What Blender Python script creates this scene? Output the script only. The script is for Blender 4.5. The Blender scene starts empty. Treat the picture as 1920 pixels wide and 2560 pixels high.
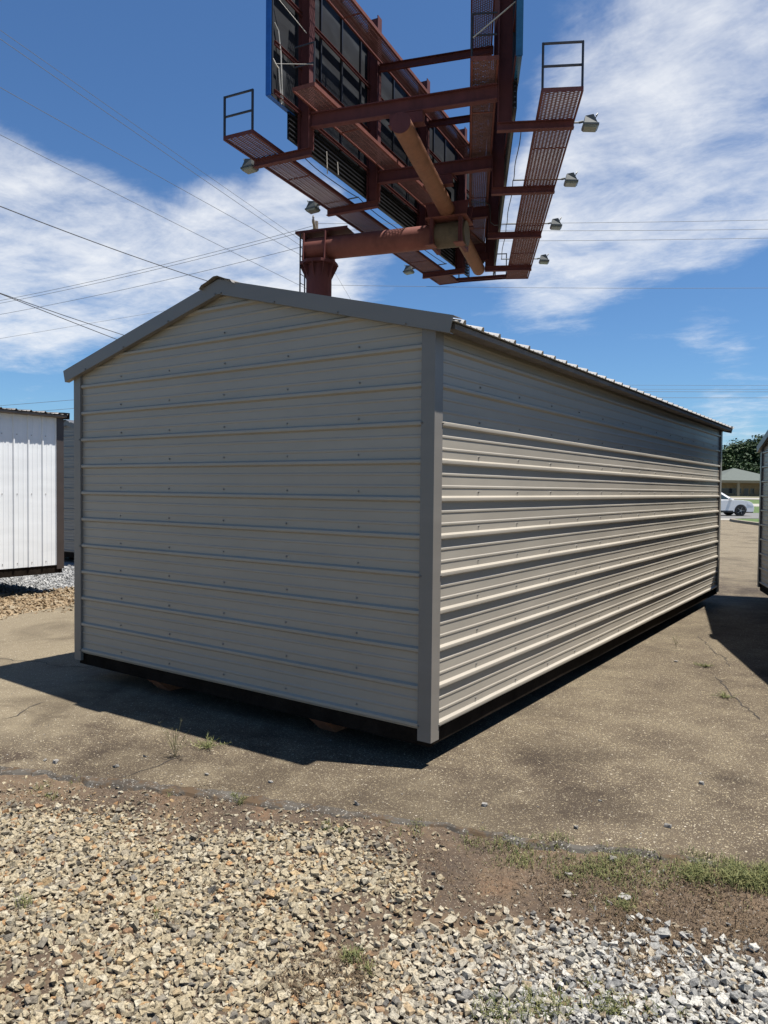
import bpy, bmesh, math, random
import numpy as np
from mathutils import Vector, Matrix

random.seed(7)
rng = np.random.default_rng(11)
scene = bpy.context.scene
COL = scene.collection
R = math.radians

# ------------------------------------------------------------------ camera
CAM_LOC = Vector((2.284, -3.789, 1.680))
CAM_R = Vector((0.82032, 0.57181, 0.01018))
CAM_U = Vector((-0.02591, 0.01937, 0.99948))
CAM_F = Vector((-0.57132, 0.82015, -0.03071))
cam_data = bpy.data.cameras.new('camera')
cam = bpy.data.objects.new('camera', cam_data)
COL.objects.link(cam)
cam_data.sensor_fit = 'VERTICAL'
cam_data.sensor_height = 36.0
cam_data.sensor_width = 27.0
cam_data.lens = 26.155
cam_data.clip_start = 0.05
cam_data.clip_end = 6000
m = Matrix((CAM_R, CAM_U, -CAM_F)).transposed().to_4x4()
m.translation = CAM_LOC
cam.matrix_world = m
scene.camera = cam

# ------------------------------------------------------------------ exposure
vs = scene.view_settings
vs.view_transform = 'Standard'
vs.look = 'None'
vs.gamma = 1.0
vs.use_curve_mapping = False
vs.exposure = 0.95
scene.cycles.use_denoising = True
scene.cycles.max_bounces = 4
scene.cycles.diffuse_bounces = 2
scene.cycles.glossy_bounces = 2
scene.cycles.transparent_max_bounces = 4

# ------------------------------------------------------------------ sun and sky
TO_SUN = Vector((0.30, 0.133, 1.0)).normalized()
sun_el = math.asin(TO_SUN.z)
sun_az = math.atan2(TO_SUN.x, TO_SUN.y)
sd = bpy.data.lights.new('sun', 'SUN')
sd.energy = 5.0
sd.angle = R(0.53)
sd.color = (1.0, 0.965, 0.915)
sun = bpy.data.objects.new('sun', sd)
sun.rotation_euler = (-TO_SUN).to_track_quat('-Z', 'Y').to_euler()
sun.location = (20, 10, 60)
COL.objects.link(sun)

world = bpy.data.worlds.new('World')
scene.world = world
world.use_nodes = True
world.cycles.sampling_method = 'MANUAL'
world.cycles.sample_map_resolution = 512
wt = world.node_tree
wt.nodes.clear()
def wn(t, **k):
    n = wt.nodes.new(t)
    for a, v in k.items():
        setattr(n, a, v)
    return n
def wl(a, b):
    wt.links.new(a, b)
def wmath(op, a, b=None, c=None, clamp=False):
    n = wn('ShaderNodeMath', operation=op, use_clamp=clamp)
    for i, v in enumerate((a, b, c)):
        if v is None:
            continue
        if isinstance(v, (int, float)):
            n.inputs[i].default_value = v
        else:
            wl(v, n.inputs[i])
    return n.outputs[0]
w_out = wn('ShaderNodeOutputWorld')
w_bg = wn('ShaderNodeBackground')
w_bg.inputs['Strength'].default_value = 0.05
wl(w_bg.outputs[0], w_out.inputs[0])
sky = wn('ShaderNodeTexSky')
sky.sky_type = 'NISHITA'
sky.sun_disc = False
sky.sun_elevation = sun_el
sky.sun_rotation = sun_az
sky.altitude = 200
sky.air_density = 1.0
sky.dust_density = 0.25
sky.ozone_density = 2.2
tc = wn('ShaderNodeTexCoord')
D = tc.outputs['Generated']
sep = wn('ShaderNodeSeparateXYZ')
wl(D, sep.inputs[0])
zc = wmath('MAXIMUM', wmath('ADD', sep.outputs[2], 0.10), 0.10)
com = wn('ShaderNodeCombineXYZ')
wl(wmath('DIVIDE', sep.outputs[0], zc), com.inputs[0])
wl(wmath('DIVIDE', sep.outputs[1], zc), com.inputs[1])
def wnoise(vec, scale, detail, rough, dist, off):
    mp = wn('ShaderNodeMapping')
    mp.inputs['Location'].default_value = off
    wl(vec, mp.inputs[0])
    n = wn('ShaderNodeTexNoise')
    n.inputs['Scale'].default_value = scale
    n.inputs['Detail'].default_value = detail
    n.inputs['Roughness'].default_value = rough
    n.inputs['Distortion'].default_value = dist
    wl(mp.outputs[0], n.inputs['Vector'])
    return n.outputs[0]
# cloud banks: (direction, inner half-angle, outer half-angle, weight)
BANKS = [((-0.215, 0.876, 0.43), 1, 12, 0.50), ((-0.190, 0.912, 0.355), 1, 8, 0.42),
         ((-0.300, 0.868, 0.395), 0, 8, 0.34), ((-0.345, 0.885, 0.325), 0, 8, 0.40),
         ((-0.11, 0.89, 0.45), 1, 12, 0.26), ((-0.26, 0.915, 0.310), 0, 6, 0.22), ((-0.38, 0.875, 0.285), 0, 7, 0.30),
         ((-0.823, 0.490, 0.285), 1, 8.5, 0.50), ((-0.744, 0.602, 0.288), 1, 8, 0.46),
         ((-0.657, 0.685, 0.300), 0, 7.5, 0.46), ((-0.800, 0.540, 0.240), 0, 7, 0.34),
         ((-0.88, 0.42, 0.27), 1, 9, 0.46), ((-0.60, 0.745, 0.290), 0, 6, 0.40),
         ((-0.70, 0.67, 0.235), 0, 6, 0.26), ((-0.845, 0.40, 0.36), 0, 6, 0.22), ((-0.62, 0.70, 0.365), 0, 4, 0.26),
         ((-0.184, 0.963, 0.197), 0, 4, 0.24), ((-0.864, 0.481, 0.149), 0, 5, 0.22),
         ((-0.15, 0.985, 0.080), 1, 6, 0.34)]
acc = None
for c, ri, ro, wgt in BANKS:
    dp = wn('ShaderNodeVectorMath', operation='DOT_PRODUCT')
    wl(D, dp.inputs[0])
    cv = Vector(c).normalized()
    dp.inputs[1].default_value = cv
    mr = wn('ShaderNodeMapRange', interpolation_type='SMOOTHSTEP')
    mr.inputs['From Min'].default_value = math.cos(R(ro))
    mr.inputs['From Max'].default_value = math.cos(R(ri))
    mr.inputs['To Max'].default_value = wgt
    wl(dp.outputs['Value'], mr.inputs['Value'])
    acc = mr.outputs[0] if acc is None else wmath('MAXIMUM', acc, mr.outputs[0]) if False else wmath('ADD', acc, mr.outputs[0])
acc = wmath('MINIMUM', acc, 0.56)
# scattered cloud for the rest of the sky, away from the banks and the clear sky around them
dpv = wn('ShaderNodeVectorMath', operation='DOT_PRODUCT')
wl(D, dpv.inputs[0])
dpv.inputs[1].default_value = Vector((-0.52, 0.78, 0.25)).normalized()
mrv = wn('ShaderNodeMapRange', interpolation_type='SMOOTHSTEP')
mrv.inputs['From Min'].default_value = math.cos(R(62))
mrv.inputs['From Max'].default_value = math.cos(R(38))
mrv.inputs['To Min'].default_value = 0.12
mrv.inputs['To Max'].default_value = 0.0
wl(dpv.outputs['Value'], mrv.inputs['Value'])
acc = wmath('ADD', acc, mrv.outputs[0])
n_big = wnoise(com.outputs[0], 1.1, 4.0, 0.58, 0.35, (1.3, 4.1, 0.0))
n_mid = wnoise(com.outputs[0], 5.5, 5.0, 0.68, 0.25, (7.7, 2.3, 0.4))
n_str = wn('ShaderNodeMapping')
n_str.inputs['Rotation'].default_value = (0, 0, R(38))
n_str.inputs['Scale'].default_value = (1.0, 2.0, 1.0)
wl(com.outputs[0], n_str.inputs[0])
n_wisp = wnoise(n_str.outputs[0], 2.2, 6.0, 0.66, 0.5, (3.1, 0.6, 1.0))
nz = wmath('ADD', wmath('MULTIPLY', n_big, 0.85), wmath('MULTIPLY', n_mid, 0.55))
nz = wmath('ADD', nz, wmath('MULTIPLY', n_wisp, 0.52))
dens = wmath('ADD', wmath('SUBTRACT', nz, 1.265), acc)
mrd = wn('ShaderNodeMapRange', interpolation_type='SMOOTHSTEP')
mrd.inputs['From Min'].default_value = -0.12
mrd.inputs['From Max'].default_value = 0.58
mrd.inputs['To Max'].default_value = 0.95
wl(dens, mrd.inputs['Value'])
mixc = wn('ShaderNodeMix', data_type='RGBA')
wl(mrd.outputs[0], mixc.inputs['Factor'])
skt = wn('ShaderNodeMix', data_type='RGBA', blend_type='MULTIPLY')
skt.inputs['Factor'].default_value = 1.0
wl(sky.outputs[0], skt.inputs['A'])
skt.inputs['B'].default_value = (0.68, 0.97, 1.25, 1)
wl(skt.outputs['Result'], mixc.inputs['A'])
mixc.inputs['B'].default_value = (9.8, 10.0, 10.3, 1)
wl(mixc.outputs['Result'], w_bg.inputs['Color'])

# ------------------------------------------------------------------ materials
def newmat(name):
    mt = bpy.data.materials.new(name)
    mt.use_nodes = True
    nt = mt.node_tree
    b = nt.nodes['Principled BSDF']
    return mt, nt, b
class NT:
    def __init__(s, nt):
        s.nt = nt
    def n(s, t, ins=None, **k):
        nd = s.nt.nodes.new(t)
        for a, v in k.items():
            setattr(nd, a, v)
        for a, v in (ins or {}).items():
            if hasattr(v, 'is_linked') or hasattr(v, 'links'):
                s.nt.links.new(v, nd.inputs[a])
            else:
                nd.inputs[a].default_value = v
        return nd
    def l(s, a, b):
        s.nt.links.new(a, b)
    def math(s, op, a, b=0.0, clamp=False):
        nd = s.nt.nodes.new('ShaderNodeMath')
        nd.operation = op
        nd.use_clamp = clamp
        for i, v in enumerate((a, b)):
            if isinstance(v, (int, float)):
                nd.inputs[i].default_value = v
            else:
                s.nt.links.new(v, nd.inputs[i])
        return nd.outputs[0]
    def noise(s, vec, scale, detail=4, rough=0.55, dist=0.0):
        nd = s.n('ShaderNodeTexNoise', {'Scale': scale, 'Detail': detail, 'Roughness': rough, 'Distortion': dist})
        s.l(vec, nd.inputs['Vector'])
        return nd
    def ramp(s, fac, stops, interp='LINEAR'):
        nd = s.nt.nodes.new('ShaderNodeValToRGB')
        cr = nd.color_ramp
        cr.interpolation = interp
        while len(cr.elements) < len(stops):
            cr.elements.new(0.5)
        for e, (p, c) in zip(cr.elements, stops):
            e.position = p
            e.color = (c[0], c[1], c[2], 1) if len(c) == 3 else c
        s.l(fac, nd.inputs[0])
        return nd.outputs[0]
    def mix(s, fac, a, b, blend='MIX'):
        nd = s.nt.nodes.new('ShaderNodeMix')
        nd.data_type = 'RGBA'
        nd.blend_type = blend
        for i, v in (('Factor', fac), ('A', a), ('B', b)):
            if isinstance(v, (int, float)):
                nd.inputs[i].default_value = v
            elif isinstance(v, (tuple, list)):
                nd.inputs[i].default_value = (v[0], v[1], v[2], 1)
            else:
                s.l(v, nd.inputs[i])
        return nd.outputs['Result']
    def bump(s, h, strength, dist, bsdf, prev=None):
        nd = s.n('ShaderNodeBump', {'Strength': strength, 'Distance': dist})
        s.l(h, nd.inputs['Height'])
        if prev is not None:
            s.l(prev, nd.inputs['Normal'])
        s.l(nd.outputs[0], bsdf.inputs['Normal'])
        return nd.outputs[0]
    def pos(s):
        return s.nt.nodes.new('ShaderNodeNewGeometry').outputs['Position']
    def obj(s):
        return s.nt.nodes.new('ShaderNodeTexCoord').outputs['Object']

def simple(name, col, rough=0.6, metal=0.0, var=0.12, scale=3.0, bump=0.0, bscale=60.0, spec=0.5):
    mt, nt, b = newmat(name)
    t = NT(nt)
    p = t.pos()
    n1 = t.noise(p, scale, 6, 0.6)
    n2 = t.noise(p, scale * 9, 4, 0.6)
    f = t.math('ADD', t.math('MULTIPLY', n1.outputs[0], 0.65), t.math('MULTIPLY', n2.outputs[0], 0.35))
    lo = tuple(c * (1 - var * 1.6) for c in col)
    hi = tuple(min(1, c * (1 + var * 1.6)) for c in col)
    c = t.ramp(f, [(0.3, lo), (0.7, hi)])
    t.l(c, b.inputs['Base Color'])
    b.inputs['Roughness'].default_value = rough
    b.inputs['Metallic'].default_value = metal
    b.inputs['Specular IOR Level'].default_value = spec
    if bump:
        nb = t.noise(p, bscale, 5, 0.6)
        t.bump(nb.outputs[0], bump, 0.01, b)
    return mt

def sheet_metal(name, col, rough=0.42, wave=0.06, grime=0.14, spec=0.5):
    """Painted ribbed steel: faint oil-canning, dust streaks, tiny scuffs."""
    mt, nt, b = newmat(name)
    t = NT(nt)
    p = t.pos()
    mp = t.n('ShaderNodeMapping', {'Scale': (0.9, 0.9, 5.0)})
    t.l(p, mp.inputs[0])
    broad = t.noise(mp.outputs[0], 1.1, 4, 0.55, 0.3)
    mp2 = t.n('ShaderNodeMapping', {'Scale': (5, 5, 0.7)})
    t.l(p, mp2.inputs[0])
    streak = t.noise(mp2.outputs[0], 1.6, 3, 0.6)
    speck = t.noise(p, 210, 3, 0.6)
    f = t.math('ADD', t.math('MULTIPLY', broad.outputs[0], 0.85), t.math('MULTIPLY', streak.outputs[0], 0.15))
    dark = tuple(c * (1 - grime * 0.55) for c in col)
    lite = tuple(min(1, c * (1 + grime * 0.30)) for c in col)
    c = t.ramp(f, [(0.32, dark), (0.62, lite)])
    sp = t.ramp(speck.outputs[0], [(0.70, (0, 0, 0)), (0.78, (1, 1, 1))])
    c = t.mix(t.math('MULTIPLY', sp, 0.16), c, tuple(min(1, x * 1.5) for x in col))
    t.l(c, b.inputs['Base Color'])
    r = t.math('ADD', t.math('MULTIPLY', f, 0.22), rough - 0.11)
    t.l(r, b.inputs['Roughness'])
    b.inputs['Specular IOR Level'].default_value = spec
    mp3 = t.n('ShaderNodeMapping', {'Scale': (1.6, 1.6, 4.0)})
    t.l(p, mp3.inputs[0])
    wav = t.noise(mp3.outputs[0], 1.0, 2, 0.4)
    t.bump(wav.outputs[0], wave, 0.02, b)
    return mt

def rusty(name, col, rust, amt=0.5, rough=0.75, scale=1.6):
    mt, nt, b = newmat(name)
    t = NT(nt)
    p = t.pos()
    n1 = t.noise(p, scale, 8, 0.65, 0.4)
    mp = t.n('ShaderNodeMapping', {'Scale': (5, 5, 0.6)})
    t.l(p, mp.inputs[0])
    n2 = t.noise(mp.outputs[0], 1.4, 6, 0.65)
    f = t.math('ADD', t.math('MULTIPLY', n1.outputs[0], 0.6), t.math('MULTIPLY', n2.outputs[0], 0.4))
    c = t.ramp(f, [(0.30, tuple(x * 0.62 for x in col)), (0.50, col), (0.60, tuple(x * 1.15 for x in col)), (0.60 + 0.25 * (1 - amt) + 0.02, rust)])
    n3 = t.noise(p, 14, 6, 0.7)
    k = t.ramp(n3.outputs[0], [(0.62, (0, 0, 0)), (0.72, (1, 1, 1))])
    c = t.mix(t.math('MULTIPLY', k, 0.45), c, tuple(x * 0.45 for x in col))
    t.l(c, b.inputs['Base Color'])
    b.inputs['Roughness'].default_value = rough
    b.inputs['Specular IOR Level'].default_value = 0.3
    nb = t.noise(p, 40, 5, 0.6)
    t.bump(nb.outputs[0], 0.25, 0.01, b)
    return mt

M = {}
M['wall_grey'] = sheet_metal('wall_grey', (0.318, 0.284, 0.230), 0.40, 0.09)
M['trim_grey'] = sheet_metal('trim_grey', (0.176, 0.160, 0.138), 0.42, 0.10)
M['roof_grey'] = sheet_metal('roof_grey', (0.40, 0.385, 0.36), 0.33, 0.04)
M['soffit'] = simple('soffit_brown', (0.135, 0.115, 0.10), 0.7, var=0.25, scale=5)
M['wall_white'] = sheet_metal('wall_white', (0.70, 0.71, 0.70), 0.45, 0.15, 0.12)
M['trim_brown'] = sheet_metal('trim_brown', (0.048, 0.037, 0.032), 0.45, 0.1)
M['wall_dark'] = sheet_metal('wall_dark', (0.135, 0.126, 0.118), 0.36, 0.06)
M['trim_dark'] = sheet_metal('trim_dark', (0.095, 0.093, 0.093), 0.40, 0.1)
M['screw'] = simple('screw_zinc', (0.24, 0.225, 0.205), 0.4, 0.3, 0.1)
M['joist'] = simple('joist_wood', (0.016, 0.012, 0.009), 0.95, var=0.35, scale=6, bump=0.4, spec=0.05)
M['skid'] = simple('skid_wood', (0.30, 0.115, 0.055), 0.85, var=0.3, scale=6, bump=0.4)
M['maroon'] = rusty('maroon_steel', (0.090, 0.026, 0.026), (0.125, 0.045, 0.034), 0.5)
M['maroon_lit'] = rusty('maroon_steel_sunlit', (0.150, 0.048, 0.036), (0.20, 0.080, 0.050), 0.5)  # lighter copy of the maroon steel, with sunlight painted into its colour
M['pipe'] = rusty('tan_pipe_steel', (0.170, 0.072, 0.040), (0.215, 0.110, 0.062), 0.6, 0.7, 1.1)
M['tube'] = rusty('tube_steel', (0.155, 0.050, 0.037), (0.22, 0.105, 0.060), 0.55, 0.7, 0.9)
M['collar'] = rusty('weathered_collar', (0.105, 0.078, 0.052), (0.15, 0.115, 0.075), 0.5, 0.85, 5)
M['mesh'] = rusty('mesh_steel', (0.120, 0.062, 0.060), (0.16, 0.09, 0.08), 0.5)
M['rail'] = simple('rail_black', (0.022, 0.022, 0.026), 0.5, var=0.2)
M['back'] = None
M['slat'] = simple('slat_black', (0.014, 0.015, 0.018), 0.45, var=0.3, scale=2)
M['stiff'] = simple('stiffener_black', (0.016, 0.017, 0.022), 0.5, var=0.2)
M['vinyl'] = simple('blue_vinyl', (0.012, 0.085, 0.32), 0.35, var=0.18, scale=2)
M['vinyl2'] = simple('teal_vinyl', (0.012, 0.075, 0.15), 0.25, var=0.2, scale=2)
M['strap'] = simple('strap_webbing', (0.42, 0.40, 0.36), 0.7, var=0.2)
M['lampbody'] = simple('lamp_grey', (0.085, 0.09, 0.083), 0.5, 0.2, 0.2)
M['lampglass'] = simple('lamp_glass', (0.12, 0.14, 0.13), 0.15, 0.0, 0.08)
M['cable'] = simple('cable_dark', (0.045, 0.045, 0.048), 0.7, var=0.1)
M['cable_far'] = simple('cable_weathered', (0.09, 0.10, 0.11), 0.7, var=0.1)
M['polewood'] = simple('pole_wood', (0.16, 0.13, 0.10), 0.9, var=0.3, scale=4, bump=0.4)
M['ceramic'] = simple('insulator', (0.30, 0.27, 0.24), 0.3)
M['carwhite'] = simple('car_paint_white', (0.78, 0.77, 0.75), 0.22, 0.0, 0.02)
M['carglass'] = simple('car_glass', (0.03, 0.045, 0.05), 0.06, 0.0, 0.1)
M['rubber'] = simple('tyre_rubber', (0.02, 0.02, 0.02), 0.85, var=0.2)
M['alloy'] = simple('wheel_alloy', (0.45, 0.45, 0.46), 0.3, 0.8, 0.1)
M['plastic'] = simple('black_plastic', (0.025, 0.025, 0.026), 0.6)
M['headlamp'] = simple('headlamp_glass', (0.65, 0.67, 0.70), 0.1)
M['shingle'] = simple('green_shingle', (0.080, 0.092, 0.080), 0.9, var=0.12, scale=3, bump=0.3)
M['fascia_tan'] = simple('fascia_tan', (0.27, 0.22, 0.14), 0.7, var=0.1)
M['brick_tan'] = simple('stucco_tan', (0.24, 0.175, 0.092), 0.85, var=0.15, scale=2)
M['dark_glass'] = simple('window_glass', (0.035, 0.04, 0.045), 0.08)
M['bark'] = simple('bark', (0.09, 0.07, 0.05), 0.95, var=0.3)
M['blockwood'] = simple('block_timber', (0.30, 0.19, 0.10), 0.9, var=0.25, bump=0.3)

def back_panel():
    mt, nt, b = newmat('panel_back')
    t = NT(nt)
    p = t.pos()
    mp = t.n('ShaderNodeMapping', {'Scale': (0.8, 0.8, 2.2)})
    t.l(p, mp.inputs[0])
    n1 = t.noise(mp.outputs[0], 0.9, 5, 0.55, 0.6)
    n2 = t.noise(p, 30, 4, 0.6)
    f = t.math('ADD', t.math('MULTIPLY', n1.outputs[0], 0.8), t.math('MULTIPLY', n2.outputs[0], 0.2))
    c = t.ramp(f, [(0.38, (0.006, 0.007, 0.010)), (0.52, (0.013, 0.015, 0.019)), (0.64, (0.030, 0.034, 0.039))])
    t.l(c, b.inputs['Base Color'])
    b.inputs['Roughness'].default_value = 0.75
    b.inputs['Specular IOR Level'].default_value = 0.25
    return mt
M['back'] = back_panel()

def leaf_mat(name, c0, c1):
    mt, nt, b = newmat(name)
    t = NT(nt)
    g = nt.nodes.new('ShaderNodeNewGeometry')
    c = t.ramp(g.outputs['Random Per Island'], [(0.0, c0), (1.0, c1)])
    t.l(c, b.inputs['Base Color'])
    b.inputs['Roughness'].default_value = 0.65
    b.inputs['Specular IOR Level'].default_value = 0.25
    return mt
M['leaf_dark'] = leaf_mat('foliage_dark', (0.012, 0.028, 0.010), (0.036, 0.066, 0.020))
M['leaf_mid'] = leaf_mat('foliage_mid', (0.020, 0.042, 0.012), (0.052, 0.085, 0.026))
M['grass'] = leaf_mat('grass_blades', (0.052, 0.070, 0.020), (0.190, 0.180, 0.070))
M['straw'] = leaf_mat('dry_straw', (0.045, 0.030, 0.018), (0.15, 0.105, 0.060))
M['weedleaf'] = leaf_mat('weed_stems', (0.060, 0.066, 0.028), (0.150, 0.130, 0.060))

def asphalt():
    mt, nt, b = newmat('weathered_asphalt')
    t = NT(nt)
    p = t.pos()
    big = t.noise(p, 0.55, 4, 0.6, 0.5)
    med = t.noise(p, 2.6, 5, 0.65, 0.3)
    f = t.math('ADD', t.math('MULTIPLY', big.outputs[0], 0.6), t.math('MULTIPLY', med.outputs[0], 0.4))
    binder = t.ramp(f, [(0.36, (0.044, 0.031, 0.020)), (0.50, (0.084, 0.064, 0.041)), (0.62, (0.124, 0.099, 0.063))])
    # pale dust tracked off the gravel on the left and down the far end of the lot
    sx = t.n('ShaderNodeSeparateXYZ')
    t.l(p, sx.inputs[0])
    dl = t.math('ADD', t.math('MULTIPLY', sx.outputs[0], -0.22), t.math('MULTIPLY', med.outputs[0], 0.6))
    dy = t.math('ADD', t.math('MULTIPLY', sx.outputs[1], 0.045), t.math('MULTIPLY', med.outputs[0], 0.5))
    dust = t.ramp(t.math('MAXIMUM', dl, dy), [(0.72, (0, 0, 0)), (1.0, (1, 1, 1))])
    binder = t.mix(t.math('MULTIPLY', dust, 0.8), binder, (0.170, 0.138, 0.090))
    # worn places show the aggregate densely, oily places show mostly binder
    wear = t.ramp(t.math('ADD', t.math('MULTIPLY', big.outputs[0], 0.5), t.math('MULTIPLY', med.outputs[0], 0.5)), [(0.38, (0.68, 0.68, 0.68)), (0.58, (0.10, 0.10, 0.10))])
    c = binder
    h = None
    for sc, lo, k in ((170.0, 0.50, 0.95), (88.0, 0.46, 0.95)):
        v = t.n('ShaderNodeTexVoronoi', {'Scale': sc, 'Randomness': 1.0})
        t.l(p, v.inputs['Vector'])
        s_ = t.n('ShaderNodeSeparateColor')
        t.l(v.outputs['Color'], s_.inputs[0])
        thr = wear if sc > 100 else t.math('ADD', t.math('MULTIPLY', wear, 0.45), 0.52)
        on = t.math('GREATER_THAN', s_.outputs[0], thr)
        size = t.math('ADD', t.math('MULTIPLY', s_.outputs[2], 0.30), 0.24)
        chip = t.math('MULTIPLY', on, t.math('LESS_THAN', v.outputs['Distance'], size))
        col = t.ramp(s_.outputs[1], [(0.0, (0.090, 0.071, 0.050)), (0.35, (0.185, 0.145, 0.088)), (0.70, (0.255, 0.210, 0.132)), (0.92, (0.32, 0.275, 0.19)), (1.0, (0.42, 0.37, 0.29))])
        c = t.mix(t.math('MULTIPLY', chip, k), c, col)
        h = chip if h is None else t.math('ADD', h, t.math('MULTIPLY', chip, 1.4))
    st = t.noise(p, 0.8, 4, 0.6, 0.9)
    stm = t.ramp(st.outputs[0], [(0.52, (0, 0, 0)), (0.63, (1, 1, 1))])
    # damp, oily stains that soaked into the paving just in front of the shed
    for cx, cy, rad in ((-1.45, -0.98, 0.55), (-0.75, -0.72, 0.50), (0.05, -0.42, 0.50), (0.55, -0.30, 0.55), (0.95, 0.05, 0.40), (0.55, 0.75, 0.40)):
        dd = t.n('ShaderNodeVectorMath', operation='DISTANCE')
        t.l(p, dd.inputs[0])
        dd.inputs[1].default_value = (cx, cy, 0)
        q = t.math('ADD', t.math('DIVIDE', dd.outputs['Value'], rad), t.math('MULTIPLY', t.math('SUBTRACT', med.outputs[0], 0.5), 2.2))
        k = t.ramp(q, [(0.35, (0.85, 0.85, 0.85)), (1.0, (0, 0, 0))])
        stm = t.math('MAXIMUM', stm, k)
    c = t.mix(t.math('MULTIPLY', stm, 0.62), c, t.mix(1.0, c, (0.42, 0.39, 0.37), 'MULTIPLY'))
    t.l(c, b.inputs['Base Color'])
    b.inputs['Roughness'].default_value = 0.88
    b.inputs['Specular IOR Level'].default_value = 0.3
    t.bump(h, 0.7, 0.004, b)
    return mt
M['asphalt'] = asphalt()

def asphalt_edge():
    mt, nt, b = newmat('broken_asphalt_edge')
    t = NT(nt)
    p = t.pos()
    v = t.n('ShaderNodeTexVoronoi', {'Scale': 95.0})
    t.l(p, v.inputs['Vector'])
    s = t.n('ShaderNodeSeparateColor')
    t.l(v.outputs['Color'], s.inputs[0])
    n = t.noise(p, 3.5, 4, 0.65)
    base = t.ramp(n.outputs[0], [(0.35, (0.046, 0.038, 0.030)), (0.62, (0.088, 0.080, 0.068))])
    chip = t.math('MULTIPLY', t.math('GREATER_THAN', s.outputs[0], 0.50), t.math('LESS_THAN', v.outputs['Distance'], 0.40))
    col = t.ramp(s.outputs[1], [(0.0, (0.07, 0.062, 0.052)), (0.6, (0.155, 0.142, 0.122)), (1.0, (0.30, 0.28, 0.245))])
    c = t.mix(chip, base, col)
    n2 = t.noise(p, 6.0, 5, 0.7)
    bury = t.ramp(n2.outputs[0], [(0.50, (0, 0, 0)), (0.60, (1, 1, 1))])
    c = t.mix(bury, c, (0.078, 0.054, 0.034))
    t.l(c, b.inputs['Base Color'])
    b.inputs['Roughness'].default_value = 1.0
    b.inputs['Specular IOR Level'].default_value = 0.05
    t.bump(chip, 0.6, 0.004, b)
    return mt
M['asphalt_edge'] = asphalt_edge()

def dirt():
    mt, nt, b = newmat('bare_soil')
    t = NT(nt)
    p = t.pos()
    n1 = t.noise(p, 1.6, 7, 0.62, 0.5)
    n2 = t.noise(p, 26, 6, 0.7)
    f = t.math('ADD', t.math('MULTIPLY', n1.outputs[0], 0.6), t.math('MULTIPLY', n2.outputs[0], 0.4))
    c = t.ramp(f, [(0.36, (0.034, 0.023, 0.015)), (0.50, (0.075, 0.050, 0.030)), (0.63, (0.130, 0.086, 0.048))])
    n3 = t.noise(p, 2.7, 4, 0.6, 0.4)
    k = t.ramp(n3.outputs[0], [(0.58, (0, 0, 0)), (0.70, (1, 1, 1))])
    c = t.mix(t.math('MULTIPLY', k, 0.6), c, (0.165, 0.092, 0.046))
    v = t.n('ShaderNodeTexVoronoi', {'Scale': 130.0})
    t.l(p, v.inputs['Vector'])
    s = t.n('ShaderNodeSeparateColor')
    t.l(v.outputs['Color'], s.inputs[0])
    chip = t.math('MULTIPLY', t.math('GREATER_THAN', s.outputs[0], 0.74), t.math('LESS_THAN', v.outputs['Distance'], 0.36))
    cc = t.ramp(s.outputs[1], [(0, (0.14, 0.10, 0.065)), (1, (0.30, 0.25, 0.18))])
    c = t.mix(t.math('MULTIPLY', chip, 0.8), c, cc)
    t.l(c, b.inputs['Base Color'])
    b.inputs['Roughness'].default_value = 0.95
    h = t.math('ADD', n2.outputs[0], t.math('MULTIPLY', chip, 0.3))
    t.bump(h, 0.8, 0.02, b)
    return mt
M['dirt'] = dirt()

def gravel_mat(name, stops, pale=None):
    mt, nt, b = newmat(name)
    t = NT(nt)
    g = nt.nodes.new('ShaderNodeNewGeometry')
    p = t.pos()
    c = t.ramp(g.outputs['Random Per Island'], stops)
    if pale:
        # the paler quarry stone lies towards the right end of the strip
        s = t.n('ShaderNodeSeparateXYZ')
        t.l(p, s.inputs[0])
        nn = t.noise(p, 1.7, 4, 0.6)
        k = t.math('ADD', s.outputs[0], t.math('MULTIPLY', nn.outputs[0], 1.4))
        k = t.ramp(t.math('MULTIPLY', k, 0.4), [(0.60, (0, 0, 0)), (0.88, (1, 1, 1))])
        c2 = t.ramp(g.outputs['Random Per Island'], pale)
        c = t.mix(k, c, c2)
    n1 = t.noise(p, 95, 6, 0.7)
    m1 = t.ramp(n1.outputs[0], [(0.36, (0.42, 0.41, 0.40)), (0.52, (1, 1, 1)), (0.68, (1.25, 1.23, 1.18))])
    c = t.mix(1.0, c, m1, 'MULTIPLY')
    n2 = t.noise(p, 420, 3, 0.7)
    m2 = t.ramp(n2.outputs[0], [(0.40, (0.45, 0.44, 0.43)), (0.50, (1, 1, 1))])
    c = t.mix(0.7, c, m2, 'MULTIPLY')
    t.l(c, b.inputs['Base Color'])
    b.inputs['Roughness'].default_value = 0.85
    b.inputs['Specular IOR Level'].default_value = 0.3
    t.bump(n1.outputs[0], 0.5, 0.006, b)
    return mt
TAN = [(0.0, (0.131, 0.120, 0.102)), (0.10, (0.194, 0.167, 0.123)), (0.26, (0.282, 0.229, 0.142)), (0.46, (0.345, 0.295, 0.203)),
       (0.62, (0.256, 0.209, 0.132)), (0.80, (0.376, 0.336, 0.250)), (0.93, (0.313, 0.229, 0.123)), (0.975, (0.282, 0.158, 0.071)), (1.0, (0.198, 0.122, 0.071))]
PALE = [(0.0, (0.143, 0.141, 0.134)), (0.2, (0.238, 0.231, 0.212)), (0.45, (0.371, 0.357, 0.317)), (0.7, (0.438, 0.417, 0.366)),
        (0.9, (0.323, 0.292, 0.228)), (1.0, (0.267, 0.208, 0.134))]
M['gravel'] = gravel_mat('crushed_gravel', TAN, PALE)
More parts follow.
